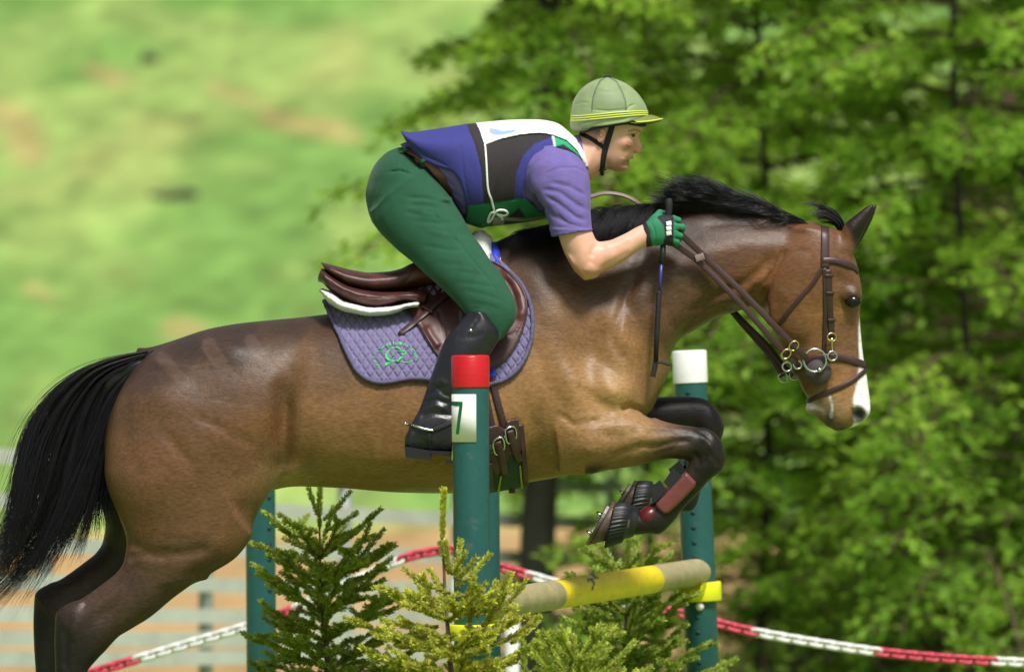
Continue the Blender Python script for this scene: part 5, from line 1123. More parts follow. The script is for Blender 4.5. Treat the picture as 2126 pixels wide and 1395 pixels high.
fstrap('rein', [(1404, 478, -.19), (1436, 508, -.165), (1470, 540, -.15), (1540, 606, -.15), (1600, 668, -.145), (1655, 724, -.125), (1674, 744, -.104)], 13, .004, M_lea2, bridle)
fstrap('rein', [(1396, 505, -.19), (1424, 524, -.165), (1455, 548, -.15), (1530, 622, -.15), (1590, 690, -.14), (1634, 738, -.118), (1655, 752, -.104)], 12, .004, M_lea2, bridle)
fstrap('rein', [(1400, 470, .19), (1455, 560, .15), (1520, 646, .14), (1575, 710, .12), (1605, 745, .11), (1626, 782, .098)], 13, .004, M_lea2, bridle)
fstrap('rein', [(1400, 480, .185), (1465, 575, .145), (1530, 655, .13), (1590, 716, .11), (1630, 765, .10), (1648, 778, .098)], 13, .004, M_lea2, bridle)
M_lea3 = make_mat('worn_rein_leather', (128, 108, 104), rough=.5, var=.12, scale=60)
fstrap('rein_loop', [(1190, 445, -.02), (1215, 416, -.03), (1240, 405, -.03), (1265, 402, -.03), (1295, 407, -.03), (1318, 418, -.03), (1336, 434, -.02), (1360, 452, -.08)], 9, .005, M_lea3, bridle, (.3, -.8, .6))
fstrap('rein_stop', [(1444, 538, -.158), (1462, 532, -.16)], 15, .006, M_lea3, bridle)
for c, rt in (((1648, 718), -.8), ((1632, 735), -.8)): ring('rein_buckle', c, 11, 1.9, M_brass, -.131, el=.75, rot=rt)
# ================================================================== LEG AND HOOF BOOTS OF THE HORSE
M_boot = make_mat('oxblood_leather', (112, 58, 54), rough=0.4, var=0.12, scale=40, bump=.08, bscale=260); M_boot2 = make_mat('oxblood_patent', (92, 26, 32), rough=0.32, var=0.12, scale=30)
def bell(coff, y, label):
    ox, oy = coff; root = empty('bell_boot', P(1290 + ox, 1085 + oy, y)); tag(root, label, 'hoof boot', 'hoof boots')
    ctr = [(1322, 1086, 27, .040), (1314, 1084, 33, .046), (1303, 1084, 36, .052), (1300, 1085, 41, .062), (1284, 1087, 44.5, .067), (1268, 1090, 47, .072), (1264, 1091, 46, .071), (1270, 1090, 43, .066)]
    d = np.array([-.21, 1.0]); d /= np.linalg.norm(d); n = 144; a = np.arange(n) * 2 * np.pi / n; rows = []
    for i, (u, v, h, w) in enumerate(ctr):
        rb = 1 + (.028 * np.sign(np.sin(36 * a)) if 3 <= i <= 6 else 0 * a); k = (DIST + y) / FPX; C = np.array(P(u + ox, v + oy, y))
        rows.append(C + np.stack([np.cos(a) * d[0] * h * k * rb * -1 * -1, np.sin(a) * w * rb, -np.cos(a) * d[1] * h * k * rb], 1))
    V = np.concatenate(rows); Q = [(i*n + j, i*n + (j+1) % n, (i+1)*n + (j+1) % n, (i+1)*n + j) for i in range(len(ctr) - 1) for j in range(n)]; npmesh('shell', V, np.array(Q), M_black, root)
bell((0, 0), yn, 'ribbed black rubber boot on the nearer folded front hoof'); bell((46, -45), yf, 'ribbed black rubber boot on the farther folded front hoof')
def tendon(ox, oy, y, label):
    root = empty('tendon_boot', P(1400 + ox, 1030 + oy, y)); tag(root, label, 'leg boot', 'front leg boots'); Sx = lambda pts: [(u + ox, v + oy) for u, v in pts]; s = -1 if y < 0 else 1
    F = Field(np.array(P(1310 + ox, 1120 + oy, y)) - (0, .1, 0), np.array(P(1480 + ox, 950 + oy, y)) + (0, .1, 0), .003)
    F.add(Loft((1440 + ox, 992 + oy), (1368 + ox, 1062 + oy), top=Sx([(1420, 982), (1412, 990), (1385, 1018), (1363, 1042), (1361, 1050)]), bot=Sx([(1446, 1001), (1441, 1012), (1412, 1042), (1388, 1064), (1374, 1066)]), w=[(0, .038), (.06, .045), (.5, .044), (.94, .045), (1, .038)], y=y, n=6)); V, Q = F.mesh(1); npmesh('shin_guard', V, Q, M_boot, root)
    F = Field(np.array(P(1300 + ox, 1130 + oy, y)) - (0, .1, 0), np.array(P(1400 + ox, 1020 + oy, y)) + (0, .1, 0), .003); F.add(Ell(P(1346 + ox, 1072 + oy, y), (.043, .040, .032), .7)); V, Q = F.mesh(1); npmesh('fetlock_guard', V, Q, M_boot2, root)
    for (a, b, c, d) in [((1378, 1000), (1398, 970), (1416, 990), (1392, 1016)), ((1348, 1014), (1370, 996), (1386, 1020), (1362, 1040))]:
        q = [np.array(P(u + ox, v + oy, y + yy)) for yy in (-.038, .038) for u, v in (a, b, c, d)]; npmesh('strap_tab', np.array(q), np.array([(0, 1, 2, 3), (7, 6, 5, 4), (0, 4, 5, 1), (1, 5, 6, 2), (2, 6, 7, 3), (3, 7, 4, 0)]), M_black, root, smooth=False)
tendon(0, 0, yn, 'oxblood leather boot on the cannon of the nearer front leg'); tendon(40, -40, yf, 'oxblood leather boot on the farther front leg, mostly hidden')

# ================================================================== THE RIDER
M_skin = make_mat('skin', rough=0.48, var=0.05, scale=40, attr=True, spec=0.4, sss=0.12, bump=.05, bscale=500)
M_breech = make_mat('green_breeches', (26, 82, 56), rough=0.85, var=0.10, scale=30, bump=0.3, bscale=900, sheen=.12, wr=(9, .25, .012, (.5, 1, 1.6), .6))
M_shirt = make_mat('violet_shirt', (112, 98, 164), rough=0.88, var=0.09, scale=40, bump=0.25, bscale=900, sheen=.1, wr=(13, .55, .012, (.7, 1, 1.3), -.6))
M_vest = make_mat('vest_fabric', rough=0.8, var=0.07, scale=120, attr=True, bump=0.3, bscale=900, sheen=.08, wr=(9, .35, .010, (1, 1, 1)))
M_bib = make_mat('white_bib', rough=0.7, var=0.03, scale=30, attr=True)
M_glove = make_mat('glove_fabric', rough=0.75, var=0.08, scale=120, attr=True, bump=.15, bscale=800)
M_silk = make_mat('sage_helmet_silk', rough=0.6, var=0.10, scale=26, attr=True, bump=.2, bscale=220, sheen=.2)
M_cord = make_mat('white_cord', (244, 244, 240), rough=.7, var=.05, scale=300, bump=.3, bscale=700)
M_webb = make_mat('black_webbing', (26, 26, 30), rough=.7, var=.1, scale=200, bump=.3, bscale=900)
person = empty('person', P(930, 700, 0)); tag(person, 'rider in green breeches, violet shirt and pale green helmet leaning forward over the horse', 'person')

torsoK = dict(top=[(830, 300), (850, 293), (883, 284), (926, 277), (987, 268), (1055, 262), (1113, 261), (1150, 266), (1180, 282), (1205, 302)],
              bot=[(880, 420), (930, 420), (965, 455), (1009, 463), (1084, 455), (1133, 446), (1170, 425), (1200, 390), (1213, 364)],
              w=[(0, .145), (.25, .155), (.5, .172), (.75, .18), (.88, .14), (1, .07)], n=2.2)
def torso(grow): return Loft((840, 350), (1215, 325), grow=grow, **torsoK)
pelvis_poly = [(838, 306), (812, 312), (792, 326), (774, 349), (763, 381), (759, 406), (763, 432), (772, 458), (800, 492), (850, 515), (920, 500), (966, 465), (952, 432), (930, 402), (914, 372), (886, 340), (862, 320)]
def thigh(s, grow=0.0):
    return Loft((850, 430), (1050, 680), top=[(930, 405), (966, 461), (978, 484), (998, 510), (1019, 542), (1038, 566), (1054, 593), (1069, 622), (1074, 645), (1067, 670), (1046, 700)],
        bot=[(772, 440), (776, 462), (792, 484), (820, 514), (855, 543), (883, 569), (918, 600), (938, 620), (953, 635), (972, 660), (1000, 705)],
        w=[(0, .08), (.25, .098), (.5, .088), (.75, .07), (.9, .06), (1, .04)], y=.22 * s, yc=[(0, .10 * s), (.3, .15 * s), (.6, .245 * s), (.85, .315 * s), (1, .325 * s)], grow=grow, n=2.15)
def sleeve(s, grow=0.0):
    return Loft((1165, 320), (1192, 484), top=[(1128, 308), (1108, 322), (1098, 350), (1100, 385), (1112, 410), (1127, 434), (1137, 456), (1142, 478)], bot=[(1146, 306), (1180, 313), (1203, 328), (1217, 348), (1224, 372), (1226, 400), (1226, 440), (1229, 479)],
        w=[(0, .02), (.07, .05), (.2, .073), (.5, .072), (1, .062)], y=.19 * s, yc=[(0, .15 * s), (.3, .19 * s), (1, .225 * s)], grow=grow, n=2.1)
def upper_arm(s, g=0): return Loft((1190, 430), (1218, 575), top=[(1166, 420), (1162, 458), (1158, 482), (1165, 508), (1180, 541), (1197, 567), (1211, 580)], bot=[(1206, 420), (1214, 458), (1230, 482), (1238, 500), (1248, 518), (1252, 545), (1240, 572)],
    w=[(0, .034), (.38, .05), (.75, .046), (.93, .038), (1, .015)], y=.225 * s, grow=g)
def forearm(s, g=0): return Loft((1212, 552), (1345, 487), top=[(1210, 512), (1242, 503), (1272, 497), (1298, 485), (1323, 471), (1345, 462)], bot=[(1196, 560), (1214, 580), (1239, 571), (1272, 555), (1305, 535), (1338, 512), (1352, 508)],
    w=[(0, .034), (.15, .045), (.4, .044), (.75, .031), (1, .027)], y=.22 * s, yc=[(0, .225 * s), (1, .20 * s)], grow=g)
def bootleg(s, g=0): return Loft((1006, 656), (895, 875), top=[(972, 648), (966, 656), (945, 680), (926, 704), (913, 733), (905, 756), (893, 790), (880, 828), (867, 860), (852, 886)], bot=[(1000, 640), (1038, 690), (1036, 704), (1022, 727), (1008, 752), (992, 790), (974, 825), (958, 852), (955, 880)],
    w=[(0, .055), (.15, .064), (.4, .062), (.7, .045), (1, .04)], y=.365 * s, yc=[(0, .335 * s), (.3, .355 * s), (1, .375 * s)], grow=g)
def bootfoot(s, g=0): return Loft((842, 915), (1026, 930), top=[(842, 904), (850, 890), (870, 862), (910, 852), (950, 868), (985, 895), (1010, 916), (1022, 928), (1026, 936)], bot=[(842, 928), (850, 934), (896, 938), (940, 938), (1000, 943), (1020, 942), (1026, 938)],
    w=[(0, .022), (.06, .032), (.3, .036), (.6, .042), (.8, .046), (.94, .036), (1, .015)], y=.385 * s, grow=g, n=2.5)

# --- body: head, neck, arms and what lies under the clothes, one mesh
FB = fbox(740, 150, 1420, 970, -.47, .47, .0038)
FB.add(torso(-.035))
FB.add(Pillow(pelvis_poly, .165, 60, 0, grow=-.03), .04)
for s in (-1, 1):
    FB.add(thigh(s, -.018), .03); FB.add(bootleg(s, -.02), .02); FB.add(bootfoot(s, -.012), .02)
    FB.add(Caps(P(1165, 350, .13 * s), P(1186, 430, .215 * s), .045, .036), .03); FB.add(upper_arm(s), .02); FB.add(forearm(s), .016)
    FB.add(Caps(P(1345, 487, .20 * s), P(1385, 480, .20 * s), .026, .025), .01)
FB.add(Caps(P(1225, 320, 0), P(1190, 335, 0), .052, .064), .03)
FF = fbox(1180, 175, 1345, 372, -.105, .105, .0019)                           # head and neck, finer grid
FF.add(Caps(P(1252, 306, 0), P(1190, 335, 0), .058, .068)); FF.add(Caps(P(1240, 325, 0), P(1200, 345, 0), .045, .06), .03)
FF.add(Ell(P(1262, 238, 0), (.108, .076, .10), 0), .02)
FF.add(Loft((1285, 220), (1282, 358), top=[(1325, 225), (1332, 250), (1334, 264), (1331, 274), (1321, 286), (1317, 298), (1315.5, 310), (1315, 319), (1313, 325), (1309, 331), (1304.5, 338), (1300.5, 343), (1299, 349), (1296, 354), (1288, 357)],
    bot=[(1215, 225), (1215, 255), (1220, 280), (1236, 305), (1245, 325), (1250, 338), (1260, 350), (1275, 356)], w=[(0, .074), (.3, .072), (.5, .067), (.68, .058), (.82, .048), (.93, .034), (1, .014)], n=2.25), .010)
FF.add(Loft((1325, 279), (1327, 319), top=[(1325, 279), (1326.5, 286), (1329, 293), (1331.5, 301), (1333.5, 308), (1333.5, 312), (1331, 316), (1327, 318.5)], bot=[(1312, 279), (1312, 295), (1311, 310), (1312, 319)], w=[(0, .008), (.3, .008), (.6, .0105), (.82, .0125), (1, .007)], n=2), .006)
FF.add(Ell(P(1302, 348, 0).lerp(P(1290, 348, 0), .7), (.016, .020, .011)), .012)
for s in (-1, 1):
    FF.add(Ell(P(1323.5, 314, .0105 * s), (.0085, .0055, .0062)), .004); FF.cut(Ell(P(1325.5, 318.2, .0068 * s), (.0062, .0032, .0032)), .001)
    FF.add(Caps(P(1312, 326.6, 0), P(1302, 330.2, .021 * s), .0052, .0028), .003); FF.add(Caps(P(1303, 339.6, 0), P(1298, 335.5, .019 * s), .0058, .003), .003)
    FF.cut(Ell(P(1318, 281.5, .040 * s), (.015, .014, .0085), -.1), .008)
    FF.add(Caps(P(1304, 274, .043 * s), P(1317, 270, .038 * s), .0055, .0065), .006); FF.add(Caps(P(1317, 270, .038 * s), P(1329, 273, .022 * s), .0065, .005), .006)
    FF.add(Ell(P(1311, 281.5, .032 * s), (.0105, .0105, .0095)), .003)
    for q0, q1, q2, rr in (((1304, 281.5, .0415), (1311, 277.6, .0420), (1319, 280.5, .033), .0030), ((1304, 282.5, .0412), (1311, 285.6, .0405), (1318, 284, .033), .0024)):
        A = [P(q[0], q[1], q[2] * s) for q in (q0, q1, q2)]; FF.add(Caps(A[0], A[1], rr * .8, rr), .002); FF.add(Caps(A[1], A[2], rr, rr * .8), .002)
    FF.add(Ell(P(1297, 297, .048 * s), (.024, .013, .011), -.25), .025)
    FF.add(Ell(P(1248, 281, .076 * s), (.0135, .006, .0235), -.18), .005); FF.cut(Ell(P(1251, 281, .086 * s), (.008, .007, .015), -.18), .003); FF.add(Ell(P(1248, 280, .083 * s), (.0035, .004, .010), .2), .003)
FF.cut(Ell(P(1309.5, 332.8, 0), (.0125, .019, .0026), -.10), .002)
for pts, sg, am in [([(1318, 312), (1308, 322), (1300, 334)], 2.2, .0016), ([(1306, 302), (1296, 318), (1292, 330)], 5, .0022), ([(1302, 288), (1312, 290), (1319, 287)], 2, .0010), ([(1258, 300), (1252, 325), (1262, 348)], 7, .003), ([(1236, 302), (1226, 330), (1216, 354)], 6, -.003), ([(1302, 343.5), (1294, 343), (1286, 340)], 2.5, .0012), ([(1296, 280), (1300, 284)], 1.5, .0008)]: FF.crease(pts, sg, am, y=-.05)
for pts, sg, am in [([(1214, 566), (1222, 558), (1228, 548)], 6, -.004), ([(1236, 508), (1230, 520), (1226, 535)], 5, .005), ([(1250, 512), (1280, 508), (1310, 492)], 6, -.0025), ([(1240, 560), (1275, 540), (1310, 520)], 5, .002)]: FB.crease(pts, sg, am, y=-.22)
FB.bump((1230, 562), 10, 8, .004, y=-.24); FB.bump((1205, 530), 14, 24, .003, y=-.25)
V1, Q1 = FB.mesh(1); V2, Q2 = FF.mesh(1); V2[:, 0] = np.where(V2[:, 0] < P(1206, 300, 0).x, V2[:, 0], V2[:, 0]); BV, BQ = np.concatenate([V1, V2]), np.concatenate([Q1, Q2 + len(V1)]); BBVH = bvh_of(BV, BQ); u, v = toUV(BV)
bc = np.tile(lin((234, 180, 156)), (len(BV), 1)) * (1 + .12 * (vnoise(BV + 9, 40, 3) - .5))[:, None]
def bmix(col, w): bc[:] = bc * (1 - w[:, None]) + lin(col) * w[:, None]
bmix((206, 140, 118), np.exp(-((u - 1305) / 16)**2 - ((v - 305) / 12)**2) * .7); bmix((206, 138, 112), (v > 440) * (u > 1100) * np.exp(-((v - 570) / 36)**2) * .5); bmix((206, 128, 112), np.exp(-((u - 1328) / 9)**2 - ((v - 313) / 8)**2) * .5)
bmix((188, 142, 122), np.exp(-((u - 1285) / 34)**2 - ((v - 346) / 18)**2) * .55); bmix((186, 104, 100), np.exp(-((u - 1303) / 7)**2 - ((v - 339) / 4)**2) * .85); bmix((190, 116, 106), np.exp(-((u - 1312) / 8)**2 - ((v - 328) / 3)**2) * .6)
bmix((104, 76, 56), np.exp(-(seg_dist2d(u, v, [(1306, 273), (1318, 269.5), (1329, 273.5)])[0] / 2.2)**2) * (u < 1332) * .7); bmix((90, 60, 50), np.exp(-(seg_dist2d(u, v, [(1305, 280.5), (1311, 278.6), (1318, 280.2)])[0] / 1.3)**2) * .7); bmix((90, 66, 52), (u < 1246) * (v < 292) * (v > 262) * (u > 1205) * (1 - smooth01(v - .25 * (u - 1205), 262, 290)) * .8)
bmix((120, 60, 56), np.exp(-((u - 1304) / 9)**2 - ((v - 334) / 2.4)**2) * .9); bmix((206, 128, 118), np.exp(-((u - 1247) / 10)**2 - ((v - 281) / 15)**2) * .5); bmix((176, 124, 104), np.exp(-((u - 1290) / 20)**2 - ((v - 345) / 12)**2) * .35)
npmesh('body', BV, BQ, M_skin, person, col=bc)
M_eyew = make_mat('eye_white', rough=.15, attr=True, var=.02, coat=.5)
for s in (-1, 1):
    c = P(1312.5, 281.7, .033 * s); F = Field(np.array(c) - .02, np.array(c) + .02, .0012); F.add(Ell(c, (.0108, .0112, .0078))); V, Q = F.mesh(1); uu, vv = toUV(V); e = np.tile(lin((206, 196, 190)), (len(V), 1)); e[np.hypot(uu - 1315.0, vv - 281.5) < 3.6] = lin((44, 36, 30)); npmesh('eye', V, Q, M_eyew, person, col=e)

# --- breeches
FL = fbox(740, 290, 1090, 720, -.46, .46, .0042)
FL.add(Pillow(pelvis_poly, .178, 62, 0)); 
for s in (-1, 1): FL.add(thigh(s), .035)
FL.keep2d([(700, 250), (838, 298), (868, 314), (896, 334), (922, 366), (938, 398), (964, 448), (982, 478), (1100, 560), (1100, 720), (1000, 720), (960, 650), (700, 560)], -.2, .004)
for pts, sg, am in [([(835, 410), (880, 412), (916, 418)], 4, .006), ([(840, 424), (890, 428), (930, 436)], 5, .005), ([(850, 458), (905, 464), (950, 462)], 4, .005), ([(838, 440), (880, 448)], 4, .004), ([(905, 418), (930, 424), (945, 438)], 3, .005),
    ([(870, 508), (930, 520), (975, 522)], 4, .004), ([(930, 560), (990, 570), (1022, 574)], 4, .003), ([(940, 585), (1000, 592), (1040, 600)], 4, .0035), ([(955, 600), (1010, 614), (1050, 626)], 4, .0035), ([(968, 628), (1010, 634), (1046, 646)], 4, .004), ([(975, 642), (1004, 640), (1030, 650)], 4, .004),
    ([(798, 358), (830, 354), (866, 366)], 2.2, .004), ([(790, 350), (778, 400), (785, 450), (815, 500)], 6, .003), ([(912, 450), (930, 480), (958, 512), (990, 552), (1022, 590), (1040, 630)], 1.8, .0035), ([(896, 420), (904, 450), (918, 458)], 2, .004), ([(915, 412), (932, 416), (940, 404)], 2.5, -.006), ([(880, 478), (920, 488), (960, 492)], 5, -.004), ([(860, 440), (900, 446), (930, 450)], 5, -.004), ([(900, 545), (960, 552), (1000, 556)], 5, .003)]: FL.crease(pts, sg, am * (.7 if sg >= 4 else 1), y=-.2, ends=.3)
V, Q = FL.mesh(1); npmesh('breeches', V, Q, M_breech, person); LBV = bvh_of(V, Q)
# --- belt with loops
FX = fbox(820, 290, 960, 430, -.26, .26, .004); FX.add(Pillow(pelvis_poly, .178, 62, 0, grow=.006)); FX.add(torso(.004)); FX.keep2d([(834, 312), (842, 302), (866, 312), (894, 330), (920, 360), (938, 396), (942, 412), (926, 412), (910, 376), (884, 346), (858, 326)], -.15, .002)
V, Q = FX.mesh(1); belt = npmesh('belt', V, Q, M_lea, person); BLB = bvh_of(V, Q)
for px in ([(832, 320), (846, 312)], [(868, 344), (884, 330)]):
    pts, nr = drape([BLB, LBV], resample(np.array(px, float), 3), .003); strap('belt_loop', pts, nr, 8 * k0, .004, M_breech, belt)
# --- shirt
FT2 = fbox(815, 240, 1250, 495, -.34, .34, .0042); FT2.add(torso(0))
for s in (-1, 1): FT2.add(sleeve(s), .035)
FT2.add(Caps(P(1205, 325, 0), P(1222, 318, 0), .068, .066), .02)
for pts, sg, am in [([(1126, 365), (1160, 350), (1195, 350), (1222, 362)], 2.0, .004), ([(1118, 392), (1160, 400), (1200, 428), (1222, 440)], 5, .006), ([(1126, 404), (1160, 424), (1195, 452), (1224, 462)], 4, .006), ([(1140, 380), (1180, 388), (1220, 410)], 4, .005), ([(1130, 425), (1150, 450), (1180, 466)], 4, .005), ([(1150, 440), (1180, 466), (1215, 474)], 3, .004), ([(1146, 472), (1190, 475), (1228, 474)], 1.6, .003),
    ([(1110, 398), (1118, 420), (1136, 440)], 5, .006), ([(905, 352), (925, 372), (950, 392)], 3, .005), ([(918, 380), (940, 398), (960, 412)], 3, .005), ([(935, 410), (950, 424), (966, 432)], 3, .005), ([(945, 430), (956, 444), (968, 452)], 3, .004)]: FT2.crease(pts, sg, am, y=-.2, ends=.2)
FT2.bump((1226, 478), 40, 2.5, .003, y=-.22); FT2.bump((1150, 477), 40, 2.5, .003, y=-.22)
FT2.cut(Caps(P(1212, 335, 0), P(1262, 305, 0), .061, .063), .002); FT2.cut2d([(1200, 262), (1206, 285), (1212, 310), (1217, 335), (1222, 366), (1300, 366), (1300, 240)], -.1, .002); FT2.cut2d([(780, 240), (836, 306), (860, 322), (884, 342), (912, 376), (928, 408), (960, 468), (800, 500)], -.15, .002)
V, Q = FT2.mesh(1); uu, vv = toUV(V); npmesh('shirt', V, Q, M_shirt, person)
# --- body protector
FV = fbox(815, 240, 1240, 490, -.3, .3, .004)
FV.add(torso(.012)); FV.add(Loft((832, 285), (1000, 330), top=[(828, 272), (855, 275), (883, 273), (926, 267), (969, 260), (1010, 258)], bot=[(832, 284), (860, 330), (920, 380), (960, 450), (1000, 470)], w=[(0, .10), (.1, .155), (.5, .178), (1, .18)], n=2.2), .02)
vest_poly = [(828, 266), (883, 264), (926, 260), (969, 250), (1055, 244), (1113, 244), (1160, 258), (1200, 292), (1226, 352), (1218, 352), (1204, 332), (1184, 316), (1160, 309), (1130, 316), (1106, 336), (1094, 360), (1088, 390), (1088, 412), (1104, 420), (1120, 436), (1140, 444), (1140, 462), (1084, 468), (1027, 472), (1009, 478), (984, 480), (962, 472), (969, 440), (963, 404), (955, 376), (940, 356), (900, 343), (876, 330), (856, 312), (842, 292)]
FV.keep2d(vest_poly, -.17, .004)
for pts, sg, am in [([(969, 258), (986, 300), (998, 350), (1005, 425)], 2, .004), ([(1142, 286), (1110, 300), (1086, 325), (1073, 360), (1068, 415)], 2, .004), ([(956, 300), (962, 360), (975, 420)], 2, .003), ([(975, 427), (1030, 420), (1080, 412)], 2, .004), ([(1080, 412), (1092, 428), (1130, 440)], 3, .004), ([(1066, 446), (1086, 426)], 3, .004), ([(846, 290), (880, 322), (930, 345)], 2, .003)]: FV.crease(pts, sg, am, y=-.19, ends=.03)
V, Q = FV.mesh(1); u, v = toUV(V); VBVH = bvh_of(V, Q); nav, blk, grn = lin((52, 54, 132)), lin((44, 38, 42)), lin((18, 112, 74)); vc = np.tile(blk, (len(V), 1)); v1 = vnoise(V + 3, 400, 5); vc = vc * (1 + .5 * (v1 > .78))[:, None] * .95
def inpoly(poly, s=1.2): return (1 - smooth01(poly_sd(u, v, poly), -s, s))[:, None]
def vmix(col, w): vc[:] = vc * (1 - w) + col * w
vmix(nav, inpoly([(800, 230), (968, 230), (970, 262), (986, 300), (999, 350), (1006, 426), (975, 430), (900, 470), (800, 400)])); vmix(nav, inpoly([(1146, 284), (1110, 298), (1086, 322), (1072, 358), (1067, 418), (1110, 420), (1120, 340), (1160, 318), (1156, 286)]))
vmix(grn, inpoly([(974, 427), (1030, 421), (1078, 412), (1092, 414), (1112, 432), (1150, 446), (1150, 452), (1090, 456), (1030, 450), (1022, 462), (1008, 490), (940, 490), (968, 450)])); vmix(lin((26, 22, 24)), inpoly([(1052, 452), (1078, 432), (1092, 452)])); vmix(lin((24, 22, 24)), inpoly([(1030, 458), (1090, 460), (1150, 452), (1150, 480), (1020, 480)])); vmix(lin((150, 150, 140)), inpoly([(1034, 450), (1090, 455), (1150, 446), (1150, 452), (1090, 461), (1034, 457)])); vmix(lin((160, 160, 152)), inpoly([(1026, 452), (1048, 450), (1046, 474), (1020, 476)]))
vmix(lin((40, 170, 120)), inpoly([(1148, 282), (1152, 304), (1170, 300), (1196, 318), (1230, 360), (1234, 350), (1206, 296), (1176, 276)])); vmix(lin((220, 226, 224)), inpoly([(1145, 280), (1150, 280), (1154, 304), (1150, 305)])); vmix(lin((24, 22, 30)), inpoly([(1134, 312), (1160, 304), (1190, 316), (1222, 352), (1216, 356), (1186, 324), (1160, 313), (1136, 318)], .8))
vest = npmesh('body_protector', V, Q, M_vest, person, col=vc)
# --- number bib with cord
FN = fbox(970, 235, 1240, 360, -.28, .28, .004); FN.add(torso(.019)); FN.keep2d([(984, 240), (990, 268), (1006, 303), (1040, 290), (1080, 281), (1120, 277), (1148, 281), (1176, 292), (1198, 312), (1216, 348), (1222, 346), (1214, 316), (1196, 286), (1170, 262), (1150, 240)], -.12, .002)
V, Q = FN.mesh(1); u, v = toUV(V); vc = np.tile(lin((240, 241, 240)), (len(V), 1)); vmix(lin((150, 174, 208)), inpoly([(1015, 266), (1032, 268), (1042, 272), (1060, 270), (1074, 270), (1066, 276), (1044, 281), (1026, 281), (1016, 276)])); bib = npmesh('number_bib', V, Q, M_bib, person, col=vc); NB = bvh_of(V, Q)
pts, nr = drape([VBVH, NB], resample(catmull([(1007, 300), (1010, 340), (1013, 390), (1020, 415), (1026, 436)], 6), 3), .003, ysmooth=2); tube('cord', pts, .0034, M_cord, bib, k=8)
pts, nr = drape([VBVH], resample(catmull([(1026, 437), (1018, 440), (1012, 452), (1013, 458), (1020, 452), (1026, 442), (1034, 434), (1048, 434), (1054, 440), (1046, 444), (1032, 442), (1040, 446), (1043, 452)], 6), 2), .007); tube('bow', pts, .0040, M_cord, bib, k=8)
# --- helmet
hp = dict(top=[(1258, 160.5), (1240, 165), (1224, 172), (1209, 183), (1197, 198), (1188, 218), (1185, 238), (1183, 256), (1186, 268), (1206, 280)], bot=[(1264, 160.5), (1282, 166), (1300, 174), (1317, 187), (1331, 203), (1341, 220), (1345, 234), (1346, 250), (1346, 262), (1344, 280)])
def hel(g): return Loft((1262, 160), (1262, 278), w=[(0, .006), (.03, .035), (.1, .06), (.25, .086), (.5, .103), (.75, .108), (1, .106)], grow=g, n=2.05, **hp)
FHm = fbox(1170, 150, 1360, 285, -.13, .13, .0026); FHm.add(hel(0)); FHm.keep2d([(1150, 140), (1380, 140), (1380, 230), (1346, 240), (1320, 250), (1300, 255), (1258, 262), (1229, 265), (1214, 272), (1204, 275), (1188, 270), (1180, 262), (1150, 262)], -.08, .003)
seams = [[(1258, 160), (1246, 168), (1236, 186), (1230, 206), (1228, 232)], [(1264, 160), (1280, 170), (1292, 190), (1299, 212), (1300, 234)]]
for sm_ in seams: FHm.crease(sm_, 1.5, .0030, y=-.08, ends=.02)
for pts, sg, am in [([(1192, 216), (1210, 213), (1226, 214)], 2, .0022), ([(1224, 228), (1262, 231), (1300, 228), (1318, 214)], 1.8, .003), ([(1234, 186), (1262, 192), (1286, 190)], 1.6, .0015), ([(1225, 262), (1250, 256), (1290, 250), (1310, 244)], 3, .003), ([(1200, 266), (1206, 256), (1228, 252)], 3, .002), ([(1304, 222), (1320, 216)], 1.6, .003)]: FHm.crease(pts, sg, am, y=-.09, ends=.2)
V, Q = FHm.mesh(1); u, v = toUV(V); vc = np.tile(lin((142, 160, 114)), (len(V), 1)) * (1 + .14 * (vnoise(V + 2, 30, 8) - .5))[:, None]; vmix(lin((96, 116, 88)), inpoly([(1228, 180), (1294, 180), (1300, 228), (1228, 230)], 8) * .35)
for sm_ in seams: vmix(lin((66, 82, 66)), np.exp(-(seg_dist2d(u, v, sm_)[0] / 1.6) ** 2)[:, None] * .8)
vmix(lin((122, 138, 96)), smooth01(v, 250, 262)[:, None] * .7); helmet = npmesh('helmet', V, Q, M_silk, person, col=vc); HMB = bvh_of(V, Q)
M_lemon = make_mat('lemon_elastic', (214, 226, 96), rough=.6, var=.06, scale=200)
for dv in (0, 4.6, 9.2):
    px = [(1186, 241 + dv), (1205, 241 + dv), (1240, 238 + dv), (1280, 234 + dv), (1320, 231.5 + dv * .9), (1344, 232 + dv * .75)]; pts, nr = drape([HMB], resample(catmull(px, 6), 3), .0006, ysmooth=2)
    p2, n2 = pts[::-1] * (1, -1, 1), nr[::-1] * (1, -1, 1); V, Q, T = sweep(np.concatenate([pts, p2]), strap_prof(.0042, .0022), True, np.concatenate([nr, n2])); npmesh('elastic_band', V, Q, M_lemon, helmet)
M_peak = make_mat('olive_peak', (120, 130, 50), rough=.6, var=.1, scale=60)
n = 25; rows = []
for i, (k, dz) in enumerate([(0, 0), (.3, .004), (.7, .003), (1, -.001), (1.02, -.004), (.98, -.006), (.6, -.004), (0, -.006)]):
    a = np.linspace(-1.35, 1.35, n); bx, bz = P(1296, 247, 0).x, P(1296, 247, 0).z
    ix, iy = .074 * np.cos(a), .104 * np.sin(a); ox_, oy_ = .122 * np.cos(a) ** .8, .106 * np.sin(a); rows.append(np.stack([bx + ix * (1 - k) + ox_ * k, iy * (1 - k) + oy_ * k, bz + dz + .012 * np.cos(a) * (1 - k) - .014 * (np.sin(a) ** 2) * 1.0 + 0 * a], 1))
V = np.concatenate(rows); Q = [(i*n + j, i*n + j + 1, (i+1)*n + j + 1, (i+1)*n + j) for i in range(len(rows) - 1) for j in range(n - 1)]; peak = npmesh('peak', V, np.array(Q), M_peak, helmet)
